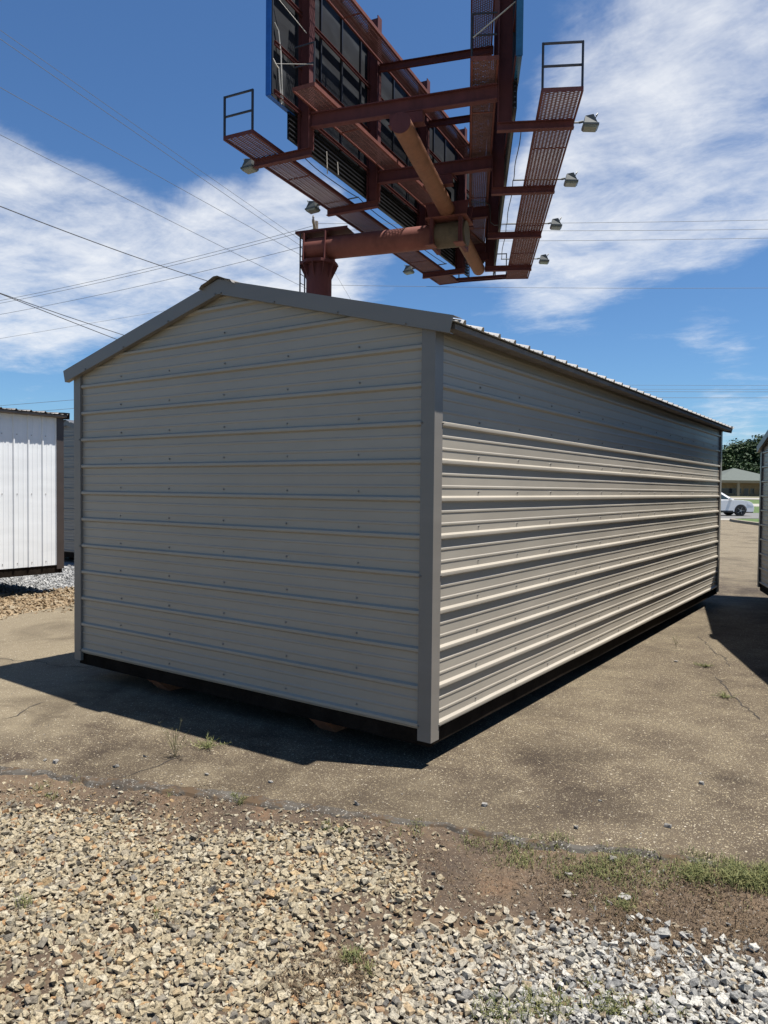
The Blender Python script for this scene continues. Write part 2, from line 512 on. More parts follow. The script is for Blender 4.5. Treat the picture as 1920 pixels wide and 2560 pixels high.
M['gravel_tan'] = gravel_mat('tan_gravel', [(0, (0.17, 0.115, 0.062)), (0.5, (0.26, 0.185, 0.105)), (1, (0.33, 0.275, 0.19))])
M['gravel_white'] = gravel_mat('white_gravel', [(0, (0.20, 0.205, 0.21)), (0.5, (0.31, 0.31, 0.305)), (1, (0.40, 0.395, 0.38))])
M['stone'] = gravel_mat('loose_stone', [(0, (0.13, 0.125, 0.12)), (0.5, (0.22, 0.205, 0.18)), (1, (0.29, 0.275, 0.25))])
M['crack'] = simple('crack_shadow', (0.030, 0.024, 0.020), 0.95, var=0.3)
M['concrete'] = simple('concrete_pale', (0.27, 0.25, 0.21), 0.85, var=0.1, scale=1.2, bump=0.2)
M['kerb'] = simple('kerb_concrete', (0.19, 0.16, 0.115), 0.9, var=0.2, scale=1.5, bump=0.3)
M['lot'] = simple('far_lot_paving', (0.26, 0.24, 0.21), 0.9, var=0.08, scale=0.3)
M['road'] = simple('road_asphalt', (0.125, 0.12, 0.112), 0.9, var=0.1, scale=0.5, bump=0.3)
M['lawn'] = simple('lawn', (0.060, 0.095, 0.020), 0.95, var=0.3, scale=2.0, bump=0.6)
M['terrain'] = simple('terrain', (0.13, 0.12, 0.07), 0.95, var=0.3, scale=0.3)

# ------------------------------------------------------------------ mesh helpers
class MB:
    def __init__(s, org=(0, 0, 0)):
        s.v = []
        s.f = []
        s.o = Vector(org)
    def add(s, vs_, fs_):
        k = len(s.v)
        s.v.extend([Vector(v) - s.o for v in vs_])
        s.f.extend([tuple(i + k for i in f) for f in fs_])
        return s
    def box(s, lo, hi):
        x0, y0, z0 = lo
        x1, y1, z1 = hi
        return s.hexa([(x0, y0, z0), (x1, y0, z0), (x1, y1, z0), (x0, y1, z0), (x0, y0, z1), (x1, y0, z1), (x1, y1, z1), (x0, y1, z1)])
    def hexa(s, p):
        return s.add(p, [(3, 2, 1, 0), (4, 5, 6, 7), (0, 1, 5, 4), (1, 2, 6, 5), (2, 3, 7, 6), (3, 0, 4, 7)])
    def sweep(s, sec, p0, p1, up=(0, 0, 1), cap=True):
        """Extrude a 2-D section (a across, b along up) from p0 to p1."""
        p0, p1 = Vector(p0), Vector(p1)
        d = (p1 - p0).normalized()
        up = Vector(up)
        a = d.cross(up)
        if a.length < 1e-5:
            a = d.cross(Vector((1, 0, 0)))
        a.normalize()
        b = a.cross(d).normalized()
        n = len(sec)
        vs_ = [p0 + a * x + b * y for x, y in sec] + [p1 + a * x + b * y for x, y in sec]
        fs_ = [(i, (i + 1) % n, n + (i + 1) % n, n + i) for i in range(n)]
        if cap:
            fs_ += [tuple(range(n - 1, -1, -1)), tuple(range(n, 2 * n))]
        return s.add(vs_, fs_)
    def bar(s, p0, p1, w, h, up=(0, 0, 1)):
        return s.sweep([(-w / 2, -h / 2), (w / 2, -h / 2), (w / 2, h / 2), (-w / 2, h / 2)], p0, p1, up)
    def ibeam(s, p0, p1, w, h, tf=0.02, tw=0.014, up=(0, 0, 1)):
        a, b, c, d = w / 2, h / 2, tw / 2, h / 2 - tf
        return s.sweep([(-a, -b), (a, -b), (a, -d), (c, -d), (c, d), (a, d), (a, b), (-a, b), (-a, d), (-c, d), (-c, -d), (-a, -d)], p0, p1, up)
    def cbeam(s, p0, p1, w, h, t=0.012, up=(0, 0, 1), flip=1):
        a, b = w * flip, h / 2
        return s.sweep([(0, -b), (a, -b), (a, -b + t), (t * flip, -b + t), (t * flip, b - t), (a, b - t), (a, b), (0, b)], p0, p1, up)
    def tube(s, p0, p1, r, n=10, r2=None, cap=True):
        r2 = r if r2 is None else r2
        p0, p1 = Vector(p0), Vector(p1)
        d = (p1 - p0).normalized()
        a = d.orthogonal().normalized()
        b = d.cross(a)
        vs_ = []
        for p, q in ((p0, r), (p1, r2)):
            for i in range(n):
                t = 2 * math.pi * i / n
                vs_.append(p + a * (q * math.cos(t)) + b * (q * math.sin(t)))
        fs_ = [(i, (i + 1) % n, n + (i + 1) % n, n + i) for i in range(n)]
        if cap:
            fs_ += [tuple(range(n - 1, -1, -1)), tuple(range(n, 2 * n))]
        return s.add(vs_, fs_)
    def path(s, pts, r, n=6):
        for a, b in zip(pts[:-1], pts[1:]):
            s.tube(a, b, r, n)
        return s
    def build(s, name, mat, parent=None, smooth=False):
        me = bpy.data.meshes.new(name)
        me.from_pydata([tuple(v) for v in s.v], [], s.f)
        me.update()
        if smooth:
            me.polygons.foreach_set('use_smooth', [True] * len(me.polygons))
            try:
                me.set_sharp_from_angle(angle=R(35))
            except Exception:
                pass
        return link(name, me, mat, parent)
def link(name, me, mat, parent=None):
    o = bpy.data.objects.new(name, me)
    COL.objects.link(o)
    if mat is not None and not me.materials:
        me.materials.append(M[mat] if isinstance(mat, str) else mat)
    if parent is not None:
        o.parent = parent
    return o
def recalc(o):
    bm = bmesh.new()
    bm.from_mesh(o.data)
    bmesh.ops.recalc_face_normals(bm, faces=bm.faces)
    bm.to_mesh(o.data)
    bm.free()
    return o
def tag(o, label=None, cat=None, group=None, kind=None):
    if label: o['label'] = label
    if cat: o['category'] = cat
    if group: o['group'] = group
    if kind: o['kind'] = kind
    return o
def empty(name, loc=(0, 0, 0), rz=0.0, label=None, cat=None, group=None):
    o = bpy.data.objects.new(name, None)
    o.empty_display_size = 0.3
    o.location = loc
    o.rotation_euler = (0, 0, rz)
    COL.objects.link(o)
    return tag(o, label, cat, group)
def struct(o):
    return tag(o, kind='structure')
def copyobj(o, parent, loc=None, name=None):
    c = o.copy()
    COL.objects.link(c)
    c.parent = parent
    if loc is not None:
        c.location = loc
    return c
def sheet(name, pts, z, mat):
    mb = MB()
    mb.add([(p[0], p[1], z) if len(p) == 2 else p for p in pts], [tuple(range(len(pts)))])
    o = mb.build(name, mat)
    bm = bmesh.new()
    bm.from_mesh(o.data)
    bmesh.ops.triangulate(bm, faces=bm.faces)
    for f in bm.faces:
        if f.normal.z < 0:
            f.normal_flip()
    bm.to_mesh(o.data)
    bm.free()
    return o

# ray helpers used only to lay distant cables at real heights
def ray(px, py):
    return CAM_F + CAM_R * ((px - 960) / 1859.94) - CAM_U * ((py - 1280) / 1859.94)
def at_z(px, py, z):
    d = ray(px, py)
    return CAM_LOC + d * ((z - CAM_LOC.z) / d.z)
def at_depth(px, py, dep):
    return CAM_LOC + ray(px, py) * dep
# road frame: U runs along the road to the right, V away from the lot
RU = Vector((0.8204, 0.5718, 0)).normalized()
RV = Vector((-0.5718, 0.8204, 0)).normalized()
def rd(u, v, z=0.0):
    p = Vector((CAM_LOC.x, CAM_LOC.y, 0)) + RU * u + RV * v
    p.z = z
    return p

# ------------------------------------------------------------------ the ground
EDGE = [(-14.0, -5.9), (-9.0, -4.0), (-6.0, -2.90), (-4.0, -2.18), (-2.9, -1.80), (-2.088, -1.49), (-1.839, -1.385), (-1.689, -1.351), (-1.577, -1.32), (-1.494, -1.259), (-1.35, -1.19),
        (-1.009, -1.067), (-0.65, -0.932), (-0.418, -0.859), (-0.194, -0.794), (0.02, -0.728), (0.264, -0.648), (0.46, -0.582), (0.642, -0.536), (0.836, -0.488), (1.092, -0.39),
        (1.256, -0.31), (1.538, -0.226), (1.839, -0.148), (2.5, 0.12), (4.5, 1.0), (9.0, 3.0), (20, 8)]
def edge_jit(pts, step=0.05, amp=0.018):
    out = []
    for a, b in zip(pts[:-1], pts[1:]):
        a, b = Vector(a), Vector(b)
        L = (b - a).length
        near = -4 < a.x < 4
        n = max(1, int(L / (step if near else 0.6)))
        for i in range(n):
            p = a.lerp(b, i / n)
            if near:
                p += Vector((random.uniform(-amp, amp), random.uniform(-amp, amp)))
            out.append(p)
    out.append(Vector(pts[-1]))
    return out
EJ = edge_jit(EDGE)
far_l = rd(-60, 47)
far_r = rd(40, 47)
asph = [(p.x, p.y) for p in EJ] + [(22, 60), (far_r.x, far_r.y), (far_l.x, far_l.y), (-7.6, 30), (-7.35, 2.4), (-7.05, 1.1), (-6.9, 0.0), (-7.1, -1.2), (-8.0, -2.4), (-14.0, -4.4)]
# drop the three far-left edge points that the left boundary already covers
asph = [(p.x, p.y) for p in EJ if p.x > -6.3] + [(20, 9), (34, 33), (far_r.x, far_r.y), (far_l.x, far_l.y), (-12, 26), (-7.6, 10), (-7.35, 2.4), (-7.05, 1.1), (-6.9, 0.0), (-6.7, -1.2), (-6.5, -2.4)]
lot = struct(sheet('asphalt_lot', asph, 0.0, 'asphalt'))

# ground under and around everything
GS = 2500
ter = MB()
vv = [-GS, 0, 47, 60, 72, 100, 112, 122, 140, 175, 260, GS]
zz = [-0.055, -0.055, -0.055, -0.055, 0.0, 0.20, 0.38, 0.53, 1.05, 1.5, 2.0, 6.0]
uu = [-GS, -200, -60, 0, 60, 200, GS]
for v, z in zip(vv, zz):
    for u in uu:
        p = rd(u, v, z)
        ter.v.append(p)
for i in range(len(vv) - 1):
    for j in range(len(uu) - 1):
        k = i * len(uu) + j
        ter.f.append((k, k + 1, k + 1 + len(uu), k + len(uu)))
struct(ter.build('ground', 'terrain'))

def edge_y(x):
    for a, b in zip(EDGE[:-1], EDGE[1:]):
        if a[0] <= x <= b[0]:
            return a[1] + (b[1] - a[1]) * (x - a[0]) / (b[0] - a[0])
    return 1e9

# bare soil strip in front of the asphalt, gently uneven
def soil_z(x, y):
    return -0.010 - 0.020 * min(1.0, max(0.0, (edge_y(x) - y) / 0.35)) + 0.007 * math.sin(x * 2.3 + y * 1.1) * math.cos(y * 3.1 - x) + 0.004 * math.sin(x * 7.1) * math.sin(y * 6.3)
so = MB()
NX, NY = 130, 90
gx = np.linspace(-7.0, 7.0, NX)
gy = np.linspace(-7.5, 3.4, NY)
for y in gy:
    for x in gx:
        so.v.append(Vector((x, y, soil_z(x, y) + random.uniform(-0.004, 0.004))))
for j in range(NY - 1):
    for i in range(NX - 1):
        if gy[j] < edge_y(gx[i]) + 0.35:
            k = j * NX + i
            so.f.append((k, k + 1, k + 1 + NX, k + NX))
struct(so.build('soil', 'dirt', smooth=True))

# broken asphalt lip: the worn edge slopes down to the soil
lip = MB()
pts = [p for p in EJ if -6.2 < p.x < 6]
lv = []
for p, q in zip(pts, pts[1:] + [pts[-1] + (pts[-1] - pts[-2])]):
    t = (q - p).normalized()
    nrm = Vector((t.y, -t.x))
    w = 0.016 + 0.052 * min(1.0, max(0.0, (p.x + 1.56) / 0.1)) * min(1.0, max(0.0, (0.30 - p.x) / 0.5)) + 0.050 * math.exp(-((p.x + 2.2) / 0.35) ** 4) + 0.007 * math.sin(p.x * 9.0)
    w = max(0.006, w * random.uniform(0.70, 1.12) + random.uniform(-0.006, 0.006))
    if -1.80 < p.x < -1.55:
        w = 0.006
    a = p - nrm * 0.012
    b = p + nrm * w
    c = p + nrm * (w + 0.030)
    lv.append([(a.x, a.y, 0.0035), (b.x, b.y, 0.0 + random.uniform(-0.003, 0.001)), (c.x, c.y, -0.030)])
for i, row in enumerate(lv):
    lip.v.extend([Vector(r) for r in row])
for i in range(len(lv) - 1):
    for j in range(2):
        k = i * 3 + j
        lip.f.append((k, k + 1, k + 4, k + 3))
lo_ = lip.build('asphalt_edge', 'asphalt_edge', lot)
recalc(lo_)

# cracks in the old asphalt
def crack(pts_px, w, jit=0.02):
    P = [at_z(x, y, 0.0) for x, y in pts_px]
    Q = []
    for a, b in zip(P[:-1], P[1:]):
        n = max(2, int((b - a).length / 0.06))
        for i in range(n):
            Q.append(a.lerp(b, i / n) + Vector((random.uniform(-jit, jit), random.uniform(-jit, jit), 0)))
    Q.append(P[-1])
    mb = MB()
    for i, p in enumerate(Q):
        t = (Q[min(i + 1, len(Q) - 1)] - Q[max(i - 1, 0)]).normalized()
        nn = Vector((-t.y, t.x, 0))
        ww = w * random.uniform(0.35, 1.2) * (0.3 if i in (0, len(Q) - 1) else 1)
        mb.v += [p + nn * ww + Vector((0, 0, 0.003)), p - nn * ww + Vector((0, 0, 0.003))]
    for i in range(len(Q) - 1):
        mb.f.append((2 * i, 2 * i + 1, 2 * i + 3, 2 * i + 2))
    return recalc(mb.build('crack', 'crack', lot))
crack([(-30, 1640), (40, 1652), (100, 1655), (140, 1666), (190, 1667), (260, 1672)], 0.006)
crack([(0, 1800), (40, 1790), (75, 1768), (110, 1755)], 0.005, 0.012)
crack([(300, 1945), (350, 1930), (400, 1912), (430, 1898), (480, 1890)], 0.004, 0.010)
crack([(1745, 1590), (1770, 1612), (1790, 1632), (1812, 1645), (1825, 1668)], 0.005)
crack([(1604, 1615), (1640, 1620), (1680, 1626), (1720, 1630)], 0.005)
crack([(1790, 1690), (1810, 1715), (1835, 1742), (1860, 1765), (1900, 1800)], 0.006)

# ------------------------------------------------------------------ ribbed metal sheds
RIB = 0.2286
RH = 0.019
def rib_profile(t0, t1, first, rh=RH):
    """(t, height) across ribbed sheet from t0 to t1, major ribs at first + k*RIB."""
    pts = []
    k0 = math.floor((t0 - first) / RIB) - 1
    k1 = math.ceil((t1 - first) / RIB) + 1
    for k in range(k0, k1 + 1):
        c = first + k * RIB
        pts += [(c - 0.021, 0), (c - 0.0095, rh), (c, rh + 0.0006), (c + 0.0095, rh), (c + 0.021, 0)]
        for mnr in (RIB / 3, 2 * RIB / 3):
            d = c + mnr
            pts += [(d - 0.011, 0), (d - 0.005, 0.0040), (d + 0.005, 0.0040), (d + 0.011, 0)]
    pts.sort()
    out = []
    for t, h in pts:
        if t0 + 1e-4 < t < t1 - 1e-4:
            out.append((t, h))
    def hh(t):
        for (a, ha), (b, hb) in zip(pts[:-1], pts[1:]):
            if a <= t <= b:
                return ha + (hb - ha) * (t - a) / max(1e-6, b - a)
        return 0
    return [(t0, hh(t0))] + out + [(t1, hh(t1))]
def wob(a, b):
    return 0.0011 * math.sin(a * 2.1 + b * 5.0) + 0.0008 * math.sin(a * 4.7 - b * 3.0 + 1.3) + 0.0005 * math.sin(a * 9.3 + b * 11)

def wall_sheet(name, parent, mat, rows, ext, place, cols=16, lift=0.0):
    """Horizontal-ribbed sheet. rows: profile (z,h); ext(z)->(a0,a1); place(a, z, h)->xyz."""
    mb = MB()
    n = 0
    for z, h in rows:
        a0, a1 = ext(z)
        for i in range(cols + 1):
            a = a0 + (a1 - a0) * i / cols
            mb.v.append(Vector(place(a, z, h + lift + wob(a, z))))
        n += 1
    for j in range(n - 1):
        for i in range(cols):
            k = j * (cols + 1) + i
            mb.f.append((k, k + 1, k + cols + 2, k + cols + 1))
    return mb.build(name, mat, parent)

def screws_part(parent, pts, axis, mat='screw', r=0.0058):
    mb = MB()
    ax = Vector(axis)
    for p in pts:
        p = Vector(p)
        mb.tube(p, p + ax * 0.003, r * 1.35, 6)
        mb.tube(p + ax * 0.003, p + ax * 0.0095, r * 0.85, 6)
    o = mb.build('screws', mat, parent)
    return tag(o, kind='stuff')

def make_shed(root, W, L, eave, slope, ov, zb, wall, trim, roof, vert=False, detail=True, rib0=0.25, skids=True, ridge_off=0.0, trim_w=0.095, joist_lo=0.122):
    """Local frame: near right corner at origin, front wall along -x at y=0, long wall along +y at x=0.
    Ridge along y. zb: bottom of the cladding; eave: top of wall at the eave."""
    xc = -W / 2 + ridge_off
    def roof_z(x):                                    # underside of the roof sheets
        return eave + slope * ((W / 2 + ov) - abs(x - xc)) - slope * ov
    def gable_ext(z):
        if z <= eave:
            return (-W + 0.03, -0.03)
        half = max(0.02, (W / 2 - 0.03) - (z - eave) / slope)
        return (xc - half, xc + half)
    peak = eave + slope * W / 2
    F = -RH                                           # flat of the sheet lies one rib behind the trim line
    if not vert:
        # front and rear gables, three-foot courses
        z0 = zb
        i = 0
        while z0 < peak - 0.05:
            z1 = min(z0 + 0.9144, peak - 0.02)
            if i == 0:
                z1 = zb + 0.9144
            rows = rib_profile(z0, z1, rib0)
            wall_sheet('wall_panel', root, wall, rows, gable_ext, lambda a, z, h: (a, -(F + h), z), 14, 0.0009 * (i % 2))
            wall_sheet('wall_panel', root, wall, rows, gable_ext, lambda a, z, h: (-W - a, L + (F + h), z), 4, 0.0009 * (i % 2))
            z0 = z1
            i += 1
        z0 = zb
        i = 0
        while z0 < eave - 0.05:
            z1 = min(z0 + 0.9144, eave + 0.02)
            rows = rib_profile(z0, z1, rib0)
            wall_sheet('wall_panel', root, wall, rows, lambda z: (0.03, L - 0.03), lambda a, z, h: (F + h, a, z), 40, 0.0009 * (i % 2))
            wall_sheet('wall_panel', root, wall, rows, lambda z: (0.03, L - 0.03), lambda a, z, h: (-W - F - h, L - a, z), 6, 0.0009 * (i % 2))
            z0 = z1
            i += 1
    else:
        # vertical ribs: three-foot sheets side by side
        def vsheet(a0, a1, place, top):
            prof = rib_profile(a0, a1, 0.10)
            mb = MB()
            for a, h in prof:
                mb.v.append(Vector(place(a, zb, h)))
                mb.v.append(Vector(place(a, top(a), h)))
            for k in range(len(prof) - 1):
                mb.f.append((2 * k, 2 * k + 2, 2 * k + 3, 2 * k + 1))
            return mb.build('wall_panel', wall, root)
        a = 0.03
        while a < L - 0.05:
            b = min(a + 0.9144, L - 0.03)
            vsheet(a, b, lambda q, z, h: (F + h, q, z), lambda q: eave + 0.01)
            vsheet(a, b, lambda q, z, h: (-W - F - h, L - q, z), lambda q: eave + 0.01)
            a = b
        a = 0.03
        while a < W - 0.05:
            b = min(a + 0.9144, W - 0.03)
            vsheet(a, b, lambda q, z, h: (-q, -(F + h), z), lambda q: roof_z(-q) - 0.01)
            vsheet(a, b, lambda q, z, h: (q - W, L + F + h, z), lambda q: roof_z(q - W) - 0.01)
            a = b
    # corner trims: folded angles standing just proud of the ribs
    pr, th, tw = 0.006, 0.0025, trim_w
    for cx, sx in ((0.0, 1), (-W, -1)):
        for cy, sy in ((0.0, -1), (L, 1)):
            mb = MB()
            x0, y0 = cx + sx * pr, cy + sy * pr
            sec = [(x0, y0), (x0 - sx * tw, y0), (x0 - sx * tw, y0 - sy * (pr + RH)), (x0 - sx * (tw - th), y0 - sy * (pr + RH)), (x0 - sx * (tw - th), y0 - sy * th),
                   (x0 - sx * th, y0 - sy * th), (x0 - sx * th, y0 - sy * (tw - th)), (x0 - sx * (pr + RH), y0 - sy * (tw - th)), (x0 - sx * (pr + RH), y0 - sy * tw), (x0, y0 - sy * tw)]
            n = len(sec)
            zt = eave + 0.03
            mb.add([(x, y, zb - 0.063) for x, y in sec] + [(x, y, zt) for x, y in sec],
                   [(i, (i + 1) % n, n + (i + 1) % n, n + i) for i in range(n)] + [tuple(range(n)), tuple(range(2 * n - 1, n - 1, -1))])
            recalc(mb.build('corner_trim', trim, root))
    # roof sheets
    fo = 0.035                                        # front overhang
    sl = math.sqrt(1 + slope * slope)
    eo = ov + 0.012
    for sx in (1, -1):
        y = -fo
        while y < L + fo - 0.02:
            y1 = min(y + 0.9144, L + fo)
            prof = rib_profile(y, y1, -fo + 0.10)
            mb = MB()
            for q, h in prof:
                hz = h * 1.15
                for d in (0.0, W / 2 + eo - 0.0 + (0 if sx > 0 else 0)):
                    zz_ = eave + slope * (W / 2) + 0.028 - slope * d
                    mb.v.append(Vector((xc + sx * d + sx * hz * slope, q, zz_ + hz)))
            for k in range(len(prof) - 1):
                mb.f.append((2 * k, 2 * k + 1, 2 * k + 3, 2 * k + 2))
            o = mb.build('roof_panel', roof, root, smooth=True)
            md = o.modifiers.new('thickness', 'SOLIDIFY')
            md.thickness = 0.0012
            y = y1
        # eave closure under the sheet ends
        ex = xc + sx * (W / 2 + ov - 0.012)
        wx = xc + sx * (W / 2 - 0.012)
        ze = eave - slope * ov + 0.018
        mb = MB()
        a = [(ex, -0.004, ze - 0.030), (ex, -0.004, ze), (wx, -0.004, eave + 0.018), (wx, -0.004, eave - 0.030)]
        b = [(p[0], L + 0.004, p[2]) for p in a]
        mb.add(a + b, [(0, 1, 2, 3), (7, 6, 5, 4), (0, 4, 5, 1), (1, 5, 6, 2), (2, 6, 7, 3), (3, 7, 4, 0)])
        recalc(mb.build('eave_soffit', 'soffit', root))
    # rake trims
    for yy, sy in ((-0.045, -1), (L + 0.045, 1)):
        for sx in (1, -1):
            mb = MB()
            top = lambda d: peak + 0.058 - slope * d
            d1 = W / 2 + ov
            face = 0.102
            nx, nz = slope / sl, 1 / sl
            def P(d, k, y_):
                return (xc + sx * (d - k * nx * (1 if d > 0.01 else 0)), y_, top(d) - k * (nz if d > 0.01 else sl))
            y2 = yy - sy * 0.055
            y3 = yy - sy * 0.10
            # outer face, then bottom lip, then top flange over the sheets
            q = [P(0, 0, yy), P(d1, 0, yy), P(d1, face, yy), P(0, face, yy)]
            qi = [(p[0], yy - sy * 0.003, p[2]) for p in q]
            mb.hexa(q + qi)
            lip_ = [P(0, face, yy - sy * 0.003), P(d1, face, yy - sy * 0.003), P(d1, face, yy - sy * 0.043), P(0, face, yy - sy * 0.043)]
            mb.hexa([(a_[0], a_[1], a_[2] + 0.004) for a_ in lip_] + lip_)
            fl = [P(0, 0, yy - sy * 0.003), P(d1, 0, yy - sy * 0.003), P(d1, 0, y3), P(0, 0, y3)]
            mb.hexa([(a_[0], a_[1], a_[2] - 0.003) for a_ in fl] + fl)
            recalc(mb.build('rake_trim', trim, root))
    # ridge cap with turned-down hems
    mb = MB()
    sec = []
    for d, k in ((-0.172, 0.016), (-0.150, 0.034), (-0.095, 0.036), (-0.02, 0.046), (0.02, 0.046), (0.095, 0.036), (0.150, 0.034), (0.172, 0.016)):
        sec.append((xc + d, peak + 0.034 - slope * abs(d) + k))
    n = len(sec)
    full = sec + [(x, z - 0.003) for x, z in reversed(sec)]
    nn = len(full)
    y0, y1 = -0.075, L + 0.075
    mb.add([(x, y0, z) for x, z in full] + [(x, y1, z) for x, z in full],
           [(i, (i + 1) % nn, nn + (i + 1) % nn, nn + i) for i in range(nn)] + [(i, i + 1, nn - 2 - i, nn - 1 - i) for i in range(n - 1)])
    recalc(mb.build('ridge_cap', trim, root))
    # floor frame and skids
    jz1 = zb + 0.02
    for lo, hi in (((-W + 0.02, 0.030, joist_lo), (-0.02, 0.068, jz1)), ((-W + 0.02, L - 0.05, joist_lo), (-0.02, L - 0.012, jz1)),
                   ((-0.070, 0.070, joist_lo), (-0.032, L - 0.052, jz1)), ((-W + 0.018, 0.052, joist_lo), (-W + 0.056, L - 0.052, jz1))):
        MB().box(lo, hi).build('rim_joist', 'joist', root)
    MB().box((-W + 0.06, 0.06, jz1 - 0.05), (-0.06, L - 0.06, jz1 - 0.012)).build('floor_deck', 'joist', root)
    return peak, xc

SHED = empty('metal_shed', (0, 0, 0), 0, 'large grey ribbed metal shed with a gable front, standing in the middle of the lot', 'shed')
W1, L1 = 3.645, 8.50
peak1, xc1 = make_shed(SHED, W1, L1, 2.655, 0.2555, 0.125, 0.224, 'wall_grey', 'trim_grey', 'roof_grey', rib0=0.25, ridge_off=0.022)
for sx_ in (-2.69, -0.95):
    mb = MB()
    a = 0.07
    mb.add([(sx_ - a, 0.20, 0.0), (sx_ + a, 0.20, 0.0), (sx_ + a, 0.075, 0.104), (sx_ - a, 0.075, 0.104), (sx_ - a, L1 - 0.2, 0.0), (sx_ + a, L1 - 0.2, 0.0), (sx_ + a, L1 - 0.08, 0.104), (sx_ - a, L1 - 0.08, 0.104)],
           [(0, 1, 2, 3), (7, 6, 5, 4), (0, 4, 5, 1), (1, 5, 6, 2), (2, 6, 7, 3), (3, 7, 4, 0)])
    recalc(mb.build('skid', 'skid', SHED))
# screws: front columns and long-wall columns, one beside each rib
fp, sp = [], []
for k in range(0, 14):
    z = 0.25 + k * RIB + 0.046
    for x in (-3.02, -2.41, -1.80, -1.18, -0.57):
        if z < 2.655 + (W1 / 2 - abs(x - xc1)) * 0.2555 - 0.16:
            fp.append((x + random.uniform(-.006, .006), RH - 0.0005, z + random.uniform(-.004, .004)))
    if z < 2.55:
        for j in range(14):
            sp.append((-RH, 0.61 * (j + 1) + random.uniform(-.01, .01), z + random.uniform(-.004, .004)))
screws_part(SHED, fp, (0, -1, 0))
screws_part(SHED, sp, (1, 0, 0))
tp = [(-0.083, -0.006, z) for z in (0.25, 1.16, 2.08)] + [(-3.565, -0.006, z) for z in (0.25, 1.16, 2.08)]
tp += [(d * s + xc1, -0.045, 2.655 + 0.2555 * W1 / 2 + 0.058 - 0.2555 * d - 0.095) for s in (-1, 1) for d in (0.03, 0.55, 1.1, 1.62)]
screws_part(SHED, tp, (0, -1, 0), 'trim_grey')
tp2 = [(0.006, 0.089, z) for z in (0.25, 1.16, 2.08)]
screws_part(SHED, tp2, (1, 0, 0), 'trim_grey')

# white shed on the left, side wall towards us, set on blocks
WS = empty('white_shed', (-8.66, -3.15, 0), 0, 'white metal shed with vertical ribs and dark brown trim, left edge of the lot', 'shed')
make_shed(WS, 3.05, 6.15, 2.78, 0.07, 0.115, 0.43, 'wall_white', 'trim_brown', 'trim_brown', vert=True, joist_lo=0.30, trim_w=0.12)
for (bx, by) in ((-0.35, 0.7), (-0.35, 3.0), (-0.35, 5.05), (-2.7, 0.7), (-2.7, 3.0), (-2.7, 5.3)):
    MB().box((bx - 0.2, by - 0.30, -0.01), (bx + 0.2, by + 0.10, 0.15)).box((bx - 0.17, by - 0.27, 0.15), (bx + 0.17, by + 0.07, 0.30)).build('support_block', 'blockwood', WS)
wsp = []
for k in range(26):
    for z in (0.50, 1.55, 2.45):
        y = 0.10 + k * RIB + 0.05
        if y < 6.05:
            wsp.append((-RH, y, z))
screws_part(WS, wsp, (1, 0, 0))

# grey shed behind the white one: only a sliver shows
RS = empty('grey_shed', (-11.0, 5.70, 0), 0, 'grey horizontally ribbed shed seen as a sliver behind the white shed', 'shed')
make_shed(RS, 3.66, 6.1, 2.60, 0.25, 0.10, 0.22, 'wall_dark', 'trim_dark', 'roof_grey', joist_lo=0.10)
MB().box((-3.0, 0.1, 0.0), (-2.85, 6.0, 0.10)).build('skid', 'skid', RS)
MB().box((-0.8, 0.1, 0.0), (-0.65, 6.0, 0.10)).build('skid', 'skid', RS)

# wide dark grey shed at the right edge, its gable turned towards us
gd = R(-71.9)
gw = 7.32
# local front wall runs from x=0 back to x=-W: turn so that -x of the shed points from its near corner to its far corner
far_c = Vector((0.41, 9.42, 0))
near_c = far_c + Vector((math.cos(gd), math.sin(gd), 0)) * gw
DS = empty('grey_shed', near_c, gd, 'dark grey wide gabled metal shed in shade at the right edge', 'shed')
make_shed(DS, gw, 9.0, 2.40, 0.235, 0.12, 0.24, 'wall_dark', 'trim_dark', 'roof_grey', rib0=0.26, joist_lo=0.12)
for sx_ in (-6.4, -4.4, -2.6, -0.8):
    MB().box((sx_ - 0.07, 0.1, 0.0), (sx_ + 0.07, 8.9, 0.12)).build('skid', 'joist', DS)
dsp = []
for k in range(0, 12):
    z = 0.26 + k * RIB + 0.046
    for j in range(11):
        if z < 2.3:
            dsp.append((-0.55 - 0.61 * j, RH, z))
screws_part(DS, dsp, (0, -1, 0))

